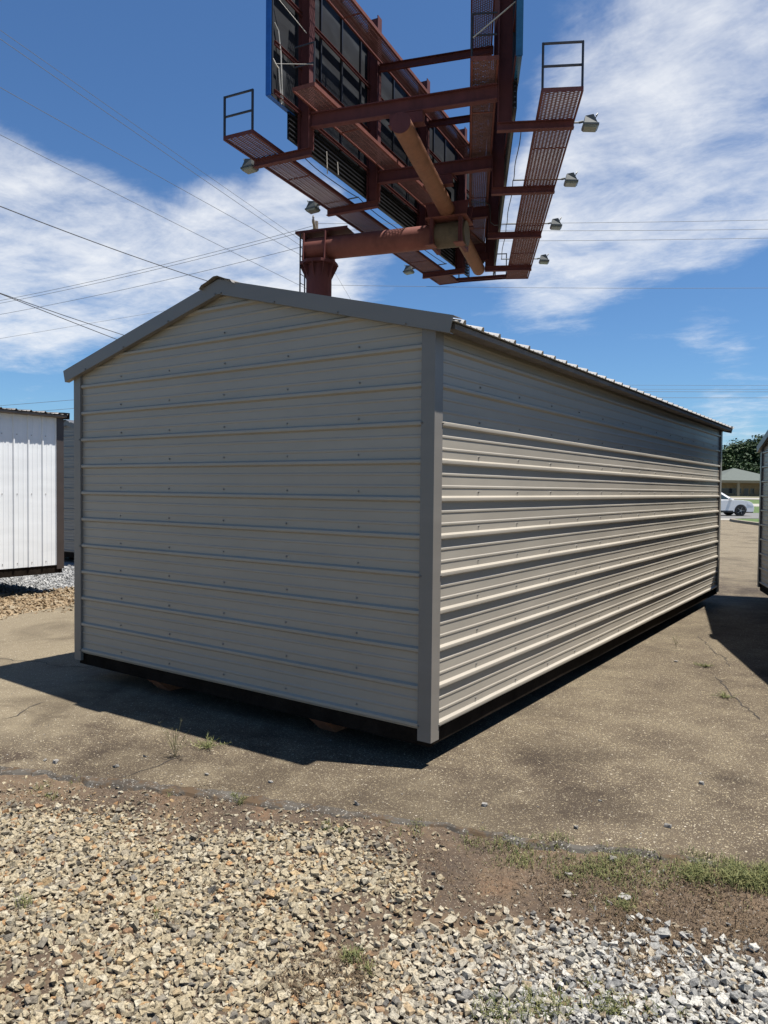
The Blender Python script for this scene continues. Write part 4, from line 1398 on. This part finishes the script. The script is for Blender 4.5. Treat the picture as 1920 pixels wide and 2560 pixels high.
# ------------------------------------------------------------------ white car on the road
def make_car():
    loc = rd(25.72, 54.6, 0.0)
    ang = math.atan2(RU.y, RU.x)
    car = empty('car', loc, ang, 'white crossover car with its nose to the right, on the road beyond the sheds', 'car')
    # local x forward, origin under front axle
    hw = 0.95
    low = [(0.90, 0.30), (0.93, 0.50), (0.90, 0.72), (0.78, 0.90), (0.55, 1.00), (0.10, 1.06), (-0.42, 1.08), (-1.30, 1.06), (-2.60, 1.07), (-3.55, 1.08), (-3.72, 0.95), (-3.76, 0.60), (-3.70, 0.34)]
    def arch(cx):
        return [(cx - 0.41 * math.cos(math.pi * i / 8), 0.30 + 0.44 * math.sin(math.pi * i / 8)) for i in range(9)]
    prof = low + [(-3.2, 0.28)] + arch(-2.78)[0:] + [(-2.2, 0.28), (-0.6, 0.28)] + arch(0.0) + [(0.6, 0.28)]
    bm = bmesh.new()
    rows = []
    for y, inset in ((-hw, 0.07), (-hw + 0.03, 0.0), (hw - 0.03, 0.0), (hw, 0.07)):
        rows.append([bm.verts.new((x * (1 - inset * 0.15) - 0.2 * inset, y, z - inset * 0.4 * max(0, (z - 0.8)))) for x, z in prof])
    n = len(prof)
    for a, b in zip(rows[:-1], rows[1:]):
        for i in range(n):
            j = (i + 1) % n
            bm.faces.new((a[i], a[j], b[j], b[i]))
    bm.faces.new(rows[0]); bm.faces.new(list(reversed(rows[-1])))
    bmesh.ops.recalc_face_normals(bm, faces=bm.faces)
    me = bpy.data.meshes.new('body'); bm.to_mesh(me); bm.free()
    body = link('body', me, 'carwhite', car)
    # cabin: roof and pillars
    top = [(-0.40, 1.05), (-1.22, 1.57), (-1.75, 1.66), (-2.75, 1.64), (-3.35, 1.50), (-3.62, 1.06)]
    mb = MB()
    hw0, hw1 = 0.90, 0.66
    def yy(z): return hw0 + (hw1 - hw0) * (z - 1.05) / 0.6
    a = [(x, -yy(z), z) for x, z in top]; b = [(x, yy(z), z) for x, z in top]
    k = len(top)
    mb.add(a + b, [(i, i + 1, k + i + 1, k + i) for i in range(k - 1)] + [tuple(range(k)), tuple(range(2 * k - 1, k - 1, -1))])
    cab = recalc(mb.build('cabin', 'carwhite', car))
    for s in (-1, 1):
        def q(x, z): return (x, s * (yy(z) + 0.006), z)
        for pts_ in ([(-0.72, 1.10), (-1.30, 1.48), (-1.72, 1.54), (-1.76, 1.10)], [(-1.86, 1.10), (-1.84, 1.54), (-2.60, 1.52), (-2.72, 1.10)], [(-2.82, 1.10), (-2.72, 1.51), (-3.15, 1.44), (-3.38, 1.12)]):
            mb = MB(); mb.add([q(*p) for p in pts_], [tuple(range(len(pts_)))])
            mb.build('side_window', 'carglass', cab)
        # mirror, handles, sill, lamp
        MB().hexa([(-0.80, s * 0.92, 1.06), (-0.62, s * 0.92, 1.06), (-0.62, s * 1.10, 1.08), (-0.78, s * 1.10, 1.08), (-0.80, s * 0.92, 1.20), (-0.66, s * 0.92, 1.20), (-0.66, s * 1.08, 1.20), (-0.78, s * 1.08, 1.20)]).build('wing_mirror', 'carwhite', car)
        for hx in (-1.62, -2.66):
            MB().box((hx - 0.10, s * 0.955 - 0.012, 0.90), (hx + 0.10, s * 0.955 + 0.012, 0.93)).build('door_handle', 'alloy', car)
        MB().box((-2.25, s * 0.93 - 0.03, 0.24), (-0.52, s * 0.93 + 0.03, 0.36)).build('sill_trim', 'plastic', car)
        MB().hexa([(0.50, s * 0.80, 0.78), (0.87, s * 0.72, 0.70), (0.87, s * 0.955, 0.66), (0.46, s * 0.965, 0.76), (0.50, s * 0.80, 0.93), (0.83, s * 0.72, 0.86), (0.80, s * 0.95, 0.82), (0.46, s * 0.962, 0.90)]).build('headlight', 'headlamp', car)
        for cx in (0.0, -2.78):
            ww = MB()
            ww.tube((cx, s * 0.70, 0.36), (cx, s * 0.955, 0.36), 0.37, 28)
            wh = ww.build('wheel', 'rubber', car, smooth=True)
            rim = MB()
            rim.tube((cx, s * 0.955, 0.36), (cx, s * 0.962, 0.36), 0.07, 12)
            for i in range(5):
                t = 2 * math.pi * i / 5
                rim.bar((cx, s * 0.966, 0.36), (cx + 0.25 * math.cos(t), s * 0.966, 0.36 + 0.25 * math.sin(t)), 0.012, 0.055, (0, 1, 0))
            rim.build('rim', 'alloy', wh)
            al = MB()
            pr_ = [(cx + 0.43 * math.cos(math.pi * i / 12), 0.36 + 0.42 * math.sin(math.pi * i / 12)) for i in range(13)]
            pi_ = [(cx + 0.385 * math.cos(math.pi * i / 12), 0.36 + 0.375 * math.sin(math.pi * i / 12)) for i in range(13)]
            for i in range(12):
                al.add([(pr_[i][0], s * 0.957, pr_[i][1]), (pr_[i + 1][0], s * 0.957, pr_[i + 1][1]), (pi_[i + 1][0], s * 0.957, pi_[i + 1][1]), (pi_[i][0], s * 0.957, pi_[i][1])], [(0, 1, 2, 3)])
            al.build('wheel_arch', 'plastic', car)
    mb = MB(); mb.add([(-0.44, -0.80, 1.085), (-0.44, 0.80, 1.085), (-1.20, 0.64, 1.565), (-1.20, -0.64, 1.565)], [(0, 1, 2, 3)])
    o = mb.build('windscreen', 'carglass', cab); o.location = (0.008, 0, 0.006)
    MB().box((0.86, -0.55, 0.52), (0.935, 0.55, 0.72)).build('grille', 'plastic', car)
    MB().box((0.60, -0.80, 0.22), (0.92, 0.80, 0.34)).build('bumper_skirt', 'plastic', car)
    MB().box((-3.70, -0.7, 0.26), (0.5, 0.7, 0.36)).build('underbody', 'plastic', car)
make_car()
bpy.data.objects['car'].scale = (1.05, 1.05, 1.08)

# ------------------------------------------------------------------ house across the road
def house():
    z0 = 1.02
    o = rd(68.5, 140, z0)
    ang = math.atan2(RU.y, RU.x)
    h = empty('roadside_building', o, ang, 'low tan building with green hipped roof across the road', 'building')
    hwid = 6.9
    mb = MB(); mb.box((-6.0, 0.6, 0.0), (6.0, 12, 2.55)); mb.build('wall', 'brick_tan', h)
    mb = MB(); mb.box((-hwid, -1.4, 2.50), (hwid, 13, 2.95)); mb.build('fascia', 'fascia_tan', h)
    rf = MB()
    rf.add([(-hwid - 0.15, -1.55, 2.96), (hwid + 0.15, -1.55, 2.96), (hwid + 0.15, 13.2, 2.96), (-hwid - 0.15, 13.2, 2.96), (-0.3, 5.4, 5.45), (0.3, 6.2, 5.45)],
           [(0, 1, 4), (1, 2, 5, 4), (2, 3, 5), (3, 0, 4, 5), (3, 2, 1, 0)])
    rf.build('roof', 'shingle', h)
    for x in (-6.5, -2.4, 2.2, 6.5):
        MB().box((x - 0.22, -1.2, 0.0), (x + 0.22, -0.78, 2.5)).build('porch_post', 'fascia_tan', h)
    for (x0, x1, za, zb_) in ((-5.2, -1.0, 0.45, 1.55), (-0.6, 0.35, 0.1, 1.55), (0.6, 1.4, 0.45, 1.55), (2.6, 3.9, 0.35, 1.55), (4.5, 5.6, 0.1, 2.1)):
        w = MB().box((x0, 0.54, za), (x1, 0.597, zb_)).build('window', 'fascia_tan', h)
        MB().box((x0 + 0.08, 0.51, za + 0.08), (x1 - 0.08, 0.538, zb_ - 0.08)).build('pane', 'dark_glass', w)
    MB().box((-7.2, -1.8, -0.06), (7.2, 0.6, 0.03)).build('porch_floor', 'concrete', h)
house()

# ------------------------------------------------------------------ trees behind the house
def tree(u, v, z0, hgt, rad, label, mat, seed, n=4400, leaf=0.32):
    r = np.random.default_rng(seed)
    p0 = rd(u, v, z0)
    t = empty('shade_tree', p0, 0, label, 'tree', 'trees across the road')
    tr = MB(p0)
    tr.tube(p0, p0 + ZU * hgt * 0.45, 0.35, 8, 0.24)
    lob = []
    for i in range(9):
        a = r.uniform(0, 2 * math.pi)
        rr = rad * r.uniform(0.15, 0.62)
        c = Vector((rr * math.cos(a), rr * math.sin(a), hgt * r.uniform(0.26, 0.84)))
        lob.append((c, rad * r.uniform(0.34, 0.58)))
        tr.tube(p0 + ZU * hgt * r.uniform(0.25, 0.42), p0 + c * 0.9, 0.13, 6, 0.04)
    lob.append((Vector((0, 0, hgt * 0.80)), rad * 0.52))
    tr.build('trunk', 'bark', t)
    vs_, fs_ = [], []
    for i in range(n):
        c, lr = lob[int(r.integers(len(lob)))]
        d = r.normal(size=3); d /= np.linalg.norm(d)
        q = np.array(c) + d * lr * (r.uniform(0.35, 1.0) ** 0.5) * np.array([1, 1, 0.85]) * (1 + 0.18 * math.sin(d[0] * 7 + i % 5))
        nn_ = r.normal(size=3) + np.array([0, 0, 0.8]) + d * 0.6; nn_ /= np.linalg.norm(nn_)
        a = np.cross(nn_, r.normal(size=3)); a /= np.linalg.norm(a)
        b = np.cross(nn_, a)
        s = leaf * r.uniform(0.55, 1.3)
        k = len(vs_)
        vs_ += [tuple(q + a * s), tuple(q + b * s * 0.6 + nn_ * s * 0.2), tuple(q - a * s), tuple(q - b * s * 0.6 + nn_ * s * 0.2)]
        fs_.append((k, k + 1, k + 2, k + 3))
    me = bpy.data.meshes.new('crown')
    me.from_pydata(vs_, [], fs_)
    me.update()
    link('crown', me, mat, t)
tree(75.2, 165, 1.4, 10.6, 4.6, 'mid green tree at the left of the gap, paler than its neighbours', 'leaf_mid', 3)
tree(79.6, 163, 1.4, 11.6, 4.6, 'dark tree above the right half of the green roof', 'leaf_dark', 4)
tree(84.0, 167, 1.4, 13.4, 5.4, 'tallest dark tree, partly hidden by the right shed', 'leaf_dark', 5)
tree(72.0, 170, 1.4, 11.8, 5.0, 'dark tree at the far left of the gap, mostly behind the grey shed', 'leaf_dark', 6)
tree(86.0, 182, 1.5, 13.2, 6.0, 'dark tree rising behind the middle of the tree row', 'leaf_dark', 8)
tree(90.5, 176, 1.5, 13.0, 6.0, 'dark tree hidden behind the rake of the right shed', 'leaf_dark', 9)
tree(80.5, 186, 1.5, 12.0, 5.8, 'dark tree closing the back of the row above the roof peak', 'leaf_dark', 10)
tree(77.5, 158, 1.3, 6.4, 4.2, 'low dark tree directly behind the green roof', 'leaf_dark', 12)
tree(83.0, 158, 1.3, 6.8, 4.2, 'low dark tree behind the right slope of the green roof', 'leaf_dark', 13)

# ------------------------------------------------------------------ gravel, stones, grass
def hull_variants(n, seed, npts=0, flat=0.52):
    out = []
    r = np.random.default_rng(seed)
    for i in range(n):
        bm = bmesh.new()
        sc = np.array([1.0, r.uniform(0.52, 0.95), r.uniform(flat - 0.18, flat + 0.15)])
        if npts:
            for k in range(npts):
                d = r.normal(size=3)
                d /= np.linalg.norm(d)
                bm.verts.new(tuple(d * sc * r.uniform(0.80, 1.15)))
        else:
            # crushed stone: a skewed block with jittered corners, some of them knocked off
            for cx_ in (-1, 1):
                for cy_ in (-1, 1):
                    for cz_ in (-1, 1):
                        if r.uniform() < 0.16:
                            continue
                        q = np.array([cx_, cy_, cz_]) * 0.74 * (1 + r.uniform(-0.42, 0.22, 3))
                        bm.verts.new(tuple(q * sc))
            for k in range(2):
                d = r.normal(size=3)
                d /= np.linalg.norm(d)
                bm.verts.new(tuple(d * sc * 1.05))
        bmesh.ops.convex_hull(bm, input=bm.verts)
        for v in [v for v in bm.verts if not v.link_faces]:
            bm.verts.remove(v)
        bmesh.ops.triangulate(bm, faces=bm.faces)
        bm.verts.index_update()
        V = np.array([v.co[:] for v in bm.verts])
        F = np.array([[v.index for v in f.verts] for f in bm.faces])
        out.append((V, F))
        bm.free()
    return out
def rot_mats(r, n, tilt):
    a = r.uniform(0, 2 * np.pi, n); t = r.normal(0, tilt, n); u = r.normal(0, tilt, n)
    ca, sa, ct, st, cu, su = np.cos(a), np.sin(a), np.cos(t), np.sin(t), np.cos(u), np.sin(u)
    Z = np.zeros(n); O = np.ones(n)
    Rz = np.stack([np.stack([ca, -sa, Z], 1), np.stack([sa, ca, Z], 1), np.stack([Z, Z, O], 1)], 1)
    Rx = np.stack([np.stack([O, Z, Z], 1), np.stack([Z, ct, -st], 1), np.stack([Z, st, ct], 1)], 1)
    Ry = np.stack([np.stack([cu, Z, su], 1), np.stack([Z, O, Z], 1), np.stack([-su, Z, cu], 1)], 1)
    return Ry @ Rx @ Rz
def scatter_mesh(name, pts, sizes, variants, mat, seed, tilt=0.35):
    r = np.random.default_rng(seed)
    n = len(pts)
    pick = r.integers(0, len(variants), n)
    Rm = rot_mats(r, n, tilt)
    VV, FF = [], []
    base = 0
    for k, (V, F) in enumerate(variants):
        idx = np.where(pick == k)[0]
        if not len(idx):
            continue
        P = np.einsum('nij,vj->nvi', Rm[idx], V) * sizes[idx][:, None, None] + pts[idx][:, None, :]
        nv = len(V)
        VV.append(P.reshape(-1, 3))
        FF.append((F[None, :, :] + (base + np.arange(len(idx)) * nv)[:, None, None]).reshape(-1, 3))
        base += nv * len(idx)
    VV = np.concatenate(VV); FF = np.concatenate(FF)
    me = bpy.data.meshes.new(name)
    me.vertices.add(len(VV)); me.vertices.foreach_set('co', VV.ravel())
    me.loops.add(FF.size); me.loops.foreach_set('vertex_index', FF.ravel().astype(np.int32))
    me.polygons.add(len(FF)); me.polygons.foreach_set('loop_start', np.arange(0, FF.size, 3, dtype=np.int32))
    me.polygons.foreach_set('loop_total', np.full(len(FF), 3, dtype=np.int32))
    me.polygons.foreach_set('use_smooth', np.zeros(len(FF), dtype=bool))
    me.update(calc_edges=True)
    me.validate()
    return link(name, me, mat)
EX = np.array([p[0] for p in EDGE]); EY = np.array([p[1] for p in EDGE])
SX = np.array([-7, -3.2, -2.2, -1.624, -1.151, -0.643, -0.39, -0.199, -0.053, 0.10, 0.25, 0.40, 0.52, 0.66, 0.80, 0.943, 1.073, 1.259, 1.496, 1.671, 1.778, 1.939, 3.0, 7])
SY = np.array([-4.1, -2.50, -2.00, -1.735, -1.57, -1.40, -1.27, -1.10, -0.98, -0.90, -0.93, -1.00, -1.12, -1.20, -1.21, -1.164, -1.07, -1.036, -0.898, -0.895, -0.876, -0.899, -0.5, 1.4])
def soil_zv(x, y):
    return -0.010 - 0.020 * np.clip((np.interp(x, EX, EY) - y) / 0.35, 0, 1) + 0.007 * np.sin(x * 2.3 + y * 1.1) * np.cos(y * 3.1 - x) + 0.004 * np.sin(x * 7.1) * np.sin(y * 6.3)
def lnoise(x, y, s=1.0):
    return (np.sin(x * 5.1 * s + 1.3) * np.cos(y * 4.3 * s + 0.4) + np.sin(x * 9.7 * s - y * 7.9 * s) * 0.6 + np.sin(x * 17 * s + y * 13 * s) * 0.35) / 1.95
variants = hull_variants(46, 21)
small_var = hull_variants(16, 22, 9)
# dense bed: jittered grid, two layers, thinning into the soil
def bed(x0, x1, y0, y1, cell, seed, keep, smin, smax, zoff):
    r = np.random.default_rng(seed)
    X, Y = np.meshgrid(np.arange(x0, x1, cell), np.arange(y0, y1, cell))
    X = X.ravel() + r.uniform(-0.5, 0.5, X.size) * cell
    Y = Y.ravel() + r.uniform(-0.5, 0.5, Y.size) * cell
    k = keep(X, Y, r)
    X, Y = X[k], Y[k]
    s = smin + (smax - smin) * r.beta(1.2, 3.2, len(X))
    Z = soil_zv(X, Y) + zoff * s + 0.0
    return np.stack([X, Y, Z], 1), s
def in_view(X, Y):
    # a wide apron round the camera's view of the strip, generous at the sides
    fx = (X - 2.284) * -0.5718 + (Y + 3.789) * 0.8204
    rx = (X - 2.284) * 0.8204 + (Y + 3.789) * 0.5718
    return (fx > 0.6) & (np.abs(rx) < 0.62 * fx + 1.7)
def keep_bed(X, Y, r):
    lim = np.interp(X, SX, SY) + 0.16 * lnoise(X, Y)
    d = lim - Y
    p = np.clip(d / 0.30 + 0.55, 0, 1) ** 1.2
    patch = lnoise(X * 0.8 + 3, Y * 0.8, 0.7)
    p = p * np.where(patch < -0.50, 0.42, 1.0)
    return in_view(X, Y) & (r.uniform(0, 1, X.size) < p)
P1, S1 = bed(-6, 6, -4.6, 2.0, 0.0195, 31, keep_bed, 0.0085, 0.027, 0.20)
P2, S2 = bed(-6, 6, -4.6, 2.0, 0.0255, 32, keep_bed, 0.0085, 0.031, 0.62)
o = scatter_mesh('gravel', np.concatenate([P1, P2]), np.concatenate([S1, S2]), variants, 'gravel', 33, 0.32)
tag(o, 'crushed tan and white gravel bed in front of the asphalt', 'gravel', kind='stuff')
# scattered stones out in the soil and fines everywhere
def keep_scat(X, Y, r):
    ey = np.interp(X, EX, EY)
    lim = np.interp(X, SX, SY)
    f = np.clip((ey - 0.03 - Y) / 0.02, 0, 1)
    near = np.clip(1 - (Y - lim) / 0.55, 0.18, 1)
    tri = np.where((X > 0.55), 0.22, 1.0)
    return in_view(X, Y) & (r.uniform(0, 1, X.size) < f * near * 0.9 * tri) & (Y > lim - 0.1)
P3, S3 = bed(-6, 6, -4.6, 2.0, 0.027, 34, keep_scat, 0.006, 0.026, 0.30)
def keep_fine(X, Y, r):
    ey = np.interp(X, EX, EY)
    return in_view(X, Y) & (Y < ey - 0.01) & (r.uniform(0, 1, X.size) < 0.5)
P4, S4 = bed(-4.5, 3.5, -3.6, 0.6, 0.020, 35, keep_fine, 0.0026, 0.0070, 0.3)
o = scatter_mesh('scattered_gravel', np.concatenate([P3, P4]), np.concatenate([S3, S4]), small_var, 'gravel', 36, 0.4)
tag(o, 'small stones and grit strewn over the bare soil strip', 'gravel', kind='stuff')
# chips lying loose on the asphalt
def keep_chip(X, Y, r):
    ey = np.interp(X, EX, EY)
    d = Y - ey
    return in_view(X, Y) & (d > 0.0) & (r.uniform(0, 1, X.size) < 0.10 * np.exp(-np.maximum(d, 0) / 0.5) + 0.006)
P5, S5 = bed(-5, 5, -3, 4, 0.030, 37, keep_chip, 0.0025, 0.0080, 0.0)
P5[:, 2] = S5 * 0.3
o = scatter_mesh('asphalt_grit', P5, S5, small_var, 'stone', 38, 0.3)
tag(o, 'fine grit lying on the asphalt near its broken edge', 'grit', kind='stuff')
# gravel strips by the white shed
def far_bed(x0, x1, y0, y1, seed, mat, name, label):
    r = np.random.default_rng(seed)
    n = int((x1 - x0) * (y1 - y0) / 0.0023)
    X = r.uniform(x0, x1, n); Y = r.uniform(y0, y1, n)
    jx = 0.22 * lnoise(Y, Y * 0.3)
    X = X + jx
    s = r.uniform(0.018, 0.040, n)
    pts_ = np.stack([X, Y, -0.03 + s * r.uniform(0.2, 1.0, n)], 1)
    o = scatter_mesh(name, pts_, s, small_var, mat, seed + 1, 0.5)
    tag(o, label, 'gravel', kind='stuff')
far_bed(-9.05, -6.95, -1.5, 4.6, 41, 'gravel_tan', 'tan_gravel', 'orange tan gravel band between the asphalt and the white shed')
far_bed(-12.2, -9.0, 0.2, 7.6, 43, 'gravel_white', 'white_gravel', 'white gravel around the foot of the white shed')
def base_strip(name, x0, x1, y0, y1, z, mat):
    return struct(sheet(name, [(x0, y0), (x1, y0), (x1, y1), (x0, y1)], z, mat))
base_strip('gravel_bed', -9.0, -6.6, -2.4, 12, -0.020, 'gravel_tan')
base_strip('gravel_yard', -22, -9.0, -8, 24, -0.024, 'gravel_white')

# the individual stones that lie out on the asphalt
STN = [((1211, 2015), 0.020, 'pale grey stone lying alone on the asphalt right of the shed corner'), ((1500, 2003), 0.013, 'small flat stone on the asphalt in the middle of the open lot'),
       ((1670, 2068), 0.020, 'pale angular stone casting a dark shadow on the right-hand asphalt'), ((1753, 1960), 0.019, 'grey stone farthest right on the open asphalt'),
       ((1442, 2072), 0.018, 'grey stone on the asphalt close to its broken edge'), ((288, 1917), 0.026, 'large white flat stone on the asphalt near the left edge'),
       ((364, 1892), 0.016, 'dark grey stone on the asphalt left of the weed'), ((140, 1908), 0.024, 'white stone beside the broken asphalt edge at far left'),
       ((113, 1902), 0.017, 'small grey stone at far left beside the white one'), ((676, 1957), 0.016, 'small white stone on the asphalt below the shed shadow'),
       ((890, 2012), 0.022, 'rounded tan stone sitting on the asphalt lip'), ((516, 1938), 0.015, 'small pale stone on the asphalt in the lower middle'),
       ((1560, 2230), 0.030, 'flat grey stone standing in the grass at the right'), ((1423, 2174), 0.022, 'bluish grey stone in the soil at the grass edge'),
       ((1530, 2140), 0.022, 'orange stone in the grass at the asphalt edge'), ((1690, 1655), 0.022, 'stone out on the asphalt far along the shed')]
for i, ((px, py), s, lb) in enumerate(STN):
    p = at_z(px, py, 0.0)
    zz_ = 0.0 if p.y > np.interp(p.x, EX, EY) else soil_z(p.x, p.y)
    V, F = variants[i % len(variants)]
    mb = MB((p.x, p.y, zz_))
    mb.add([(p.x + v[0] * s, p.y + v[1] * s, zz_ + s * 0.42 + v[2] * s) for v in V], [tuple(int(q) for q in f) for f in F])
    o = mb.build('loose_stone', 'stone')
    o.location = (p.x, p.y, zz_)
    tag(o, lb, 'stone', 'stones lying loose')

# grass: blades in clumps
def blades(name, centers, mat, seed, label, lay=0.35, wid=0.0014, cat='grass'):
    r = np.random.default_rng(seed)
    vs_, fs_ = [], []
    for (x, y, rad, num, hmin, hmax) in centers:
        for i in range(num):
            a = r.uniform(0, 2 * math.pi); q = rad * math.sqrt(r.uniform(0, 1))
            bx, by = x + q * math.cos(a), y + q * math.sin(a)
            ey = np.interp(bx, EX, EY)
            bz = (soil_zv(bx, by) if by < ey else 0.0) - 0.002
            h = r.uniform(hmin, hmax)
            t = r.uniform(0, 2 * math.pi)
            lean = r.uniform(0.10, 0.95) + lay
            dx, dy = math.cos(t), math.sin(t)
            w = wid * r.uniform(0.7, 1.4)
            px_, py_ = -dy * w, dx * w
            k = len(vs_)
            up1 = h * 0.55 * math.cos(min(1.45, lean * 0.5)); ho1 = h * 0.55 * math.sin(min(1.45, lean * 0.5))
            up2 = up1 + h * 0.45 * math.cos(min(1.5, lean * 1.5)); ho2 = ho1 + h * 0.45 * math.sin(min(1.5, lean * 1.5))
            vs_ += [(bx - px_, by - py_, bz), (bx + px_, by + py_, bz), (bx + px_ * .8 + dx * ho1, by + py_ * .8 + dy * ho1, bz + up1),
                    (bx - px_ * .8 + dx * ho1, by - py_ * .8 + dy * ho1, bz + up1), (bx + dx * ho2, by + dy * ho2, bz + max(0.004, up2))]
            fs_ += [(k, k + 1, k + 2, k + 3), (k + 3, k + 2, k + 4)]
    me = bpy.data.meshes.new(name)
    me.from_pydata(vs_, [], fs_)
    me.update()
    o = link(name, me, mat)
    return tag(o, label, cat, kind='stuff')
r = np.random.default_rng(77)
cl_ = []
def px_clump(px, py, rad, num, h0, h1, jx=0, jy=0, n=1):
    for i in range(n):
        q = at_z(px + r.uniform(-jx, jx), py + r.uniform(-jy, jy), -0.02)
        cl_.append((q.x, q.y, rad, num, h0, h1))
px_clump(1880, 2210, 0.05, 80, 0.02, 0.075, 50, 20, 20)
px_clump(1790, 2190, 0.05, 46, 0.02, 0.060, 60, 18, 20)
px_clump(1650, 2180, 0.07, 30, 0.015, 0.055, 130, 26, 38)
px_clump(1480, 2165, 0.06, 28, 0.015, 0.050, 90, 28, 36)
px_clump(1320, 2135, 0.06, 26, 0.015, 0.045, 90, 26, 30)
px_clump(1210, 2110, 0.05, 16, 0.015, 0.040, 50, 16, 10)
px_clump(1565, 2255, 0.03, 30, 0.02, 0.055, 15, 25, 5)
px_clump(1640, 2225, 0.08, 12, 0.015, 0.045, 200, 40, 30)
px_clump(1000, 2075, 0.04, 14, 0.015, 0.040, 60, 14, 8)
px_clump(885, 2400, 0.03, 36, 0.03, 0.065, 18, 20, 4)
px_clump(925, 2425, 0.015, 24, 0.03, 0.060, 5, 8, 2)
px_clump(590, 2005, 0.02, 34, 0.02, 0.045, 18, 12, 4)
px_clump(840, 2075, 0.02, 20, 0.02, 0.040, 30, 14, 5)
px_clump(430, 1990, 0.02, 18, 0.01, 0.035, 10, 8, 2)
px_clump(140, 1975, 0.04, 20, 0.01, 0.035, 60, 20, 8)
px_clump(395, 2285, 0.012, 10, 0.03, 0.06, 6, 8, 2)
px_clump(70, 2250, 0.03, 12, 0.03, 0.08, 15, 15, 3)
px_clump(1300, 2535, 0.05, 36, 0.03, 0.075, 130, 25, 9)
px_clump(1520, 2520, 0.03, 30, 0.03, 0.07, 60, 30, 6)
px_clump(1400, 2490, 0.03, 18, 0.02, 0.05, 90, 35, 8)
px_clump(1700, 2530, 0.03, 14, 0.02, 0.05, 120, 25, 6)
blades('grass', cl_, 'grass', 71, 'thin green grass growing along the broken asphalt edge')
cl_ = []
px_clump(1700, 2260, 0.10, 46, 0.015, 0.05, 230, 70, 60)
px_clump(1450, 2230, 0.10, 30, 0.015, 0.05, 150, 60, 34)
px_clump(1750, 2350, 0.10, 34, 0.015, 0.05, 180, 60, 30)
px_clump(300, 2010, 0.12, 36, 0.012, 0.04, 300, 30, 34)
px_clump(760, 2120, 0.10, 26, 0.012, 0.04, 260, 40, 26)
px_clump(1100, 2160, 0.10, 26, 0.012, 0.04, 200, 50, 24)
px_clump(800, 2440, 0.08, 60, 0.02, 0.06, 120, 40, 18)
px_clump(700, 2250, 0.10, 24, 0.015, 0.045, 600, 120, 40)
px_clump(1500, 2420, 0.10, 26, 0.02, 0.06, 320, 60, 26)
blades('dry_straw', cl_, 'straw', 72, 'dry brown straw and dead grass lying on the soil strip', lay=0.9, wid=0.0014)
# the spindly weed and its low neighbour that grow out of the asphalt crack
def weed(px, py, hgt, nst, label, seed, mat='weedleaf', spread=0.12):
    rr = np.random.default_rng(seed)
    p = at_z(px, py, 0.0)
    w = empty('weed', p, 0, label, 'weed', 'weeds in the asphalt')
    st, lf = MB(), MB()
    for i in range(nst):
        a = rr.uniform(0, 2 * math.pi); sp_ = rr.uniform(0.1, 1.0) * spread; h = hgt * rr.uniform(0.45, 1.0)
        pts_ = [Vector((sp_ * t_ ** 1.5 * math.cos(a), sp_ * t_ ** 1.5 * math.sin(a), h * t_)) for t_ in (0, 0.35, 0.7, 1.0)]
        st.path(pts_, 0.0008, 4)
        for j in range(9):
            t_ = rr.uniform(0.25, 1.0)
            c = pts_[0].lerp(pts_[3], t_)
            dirv = Vector((rr.normal(), rr.normal(), rr.uniform(0.2, 1.2))).normalized() * rr.uniform(0.015, 0.045)
            s_ = dirv.cross(ZU)
            if s_.length > 1e-4:
                s_ = s_.normalized() * 0.0022
                lf.add([c - s_, c + s_, c + dirv], [(0, 1, 2)])
    st.build('stems', mat, w)
    lf.build('leaves', mat, w)
weed(437, 1893, 0.24, 12, 'tall spindly weed growing from the asphalt below the shed shadow', 5)
weed(520, 1868, 0.035, 26, 'low yellowish weed beside the tall one', 6, 'grass', 0.16)
weed(1762, 1668, 0.03, 20, 'small weed in the crack on the right-hand asphalt', 7, 'grass', 0.12)
weed(1818, 1745, 0.03, 20, 'flat weed in the lower crack at the right', 8, 'grass', 0.14)
weed(1690, 1620, 0.16, 5, 'single thin weed stalk on the asphalt beyond the shed corner', 9, 'weedleaf', 0.04)
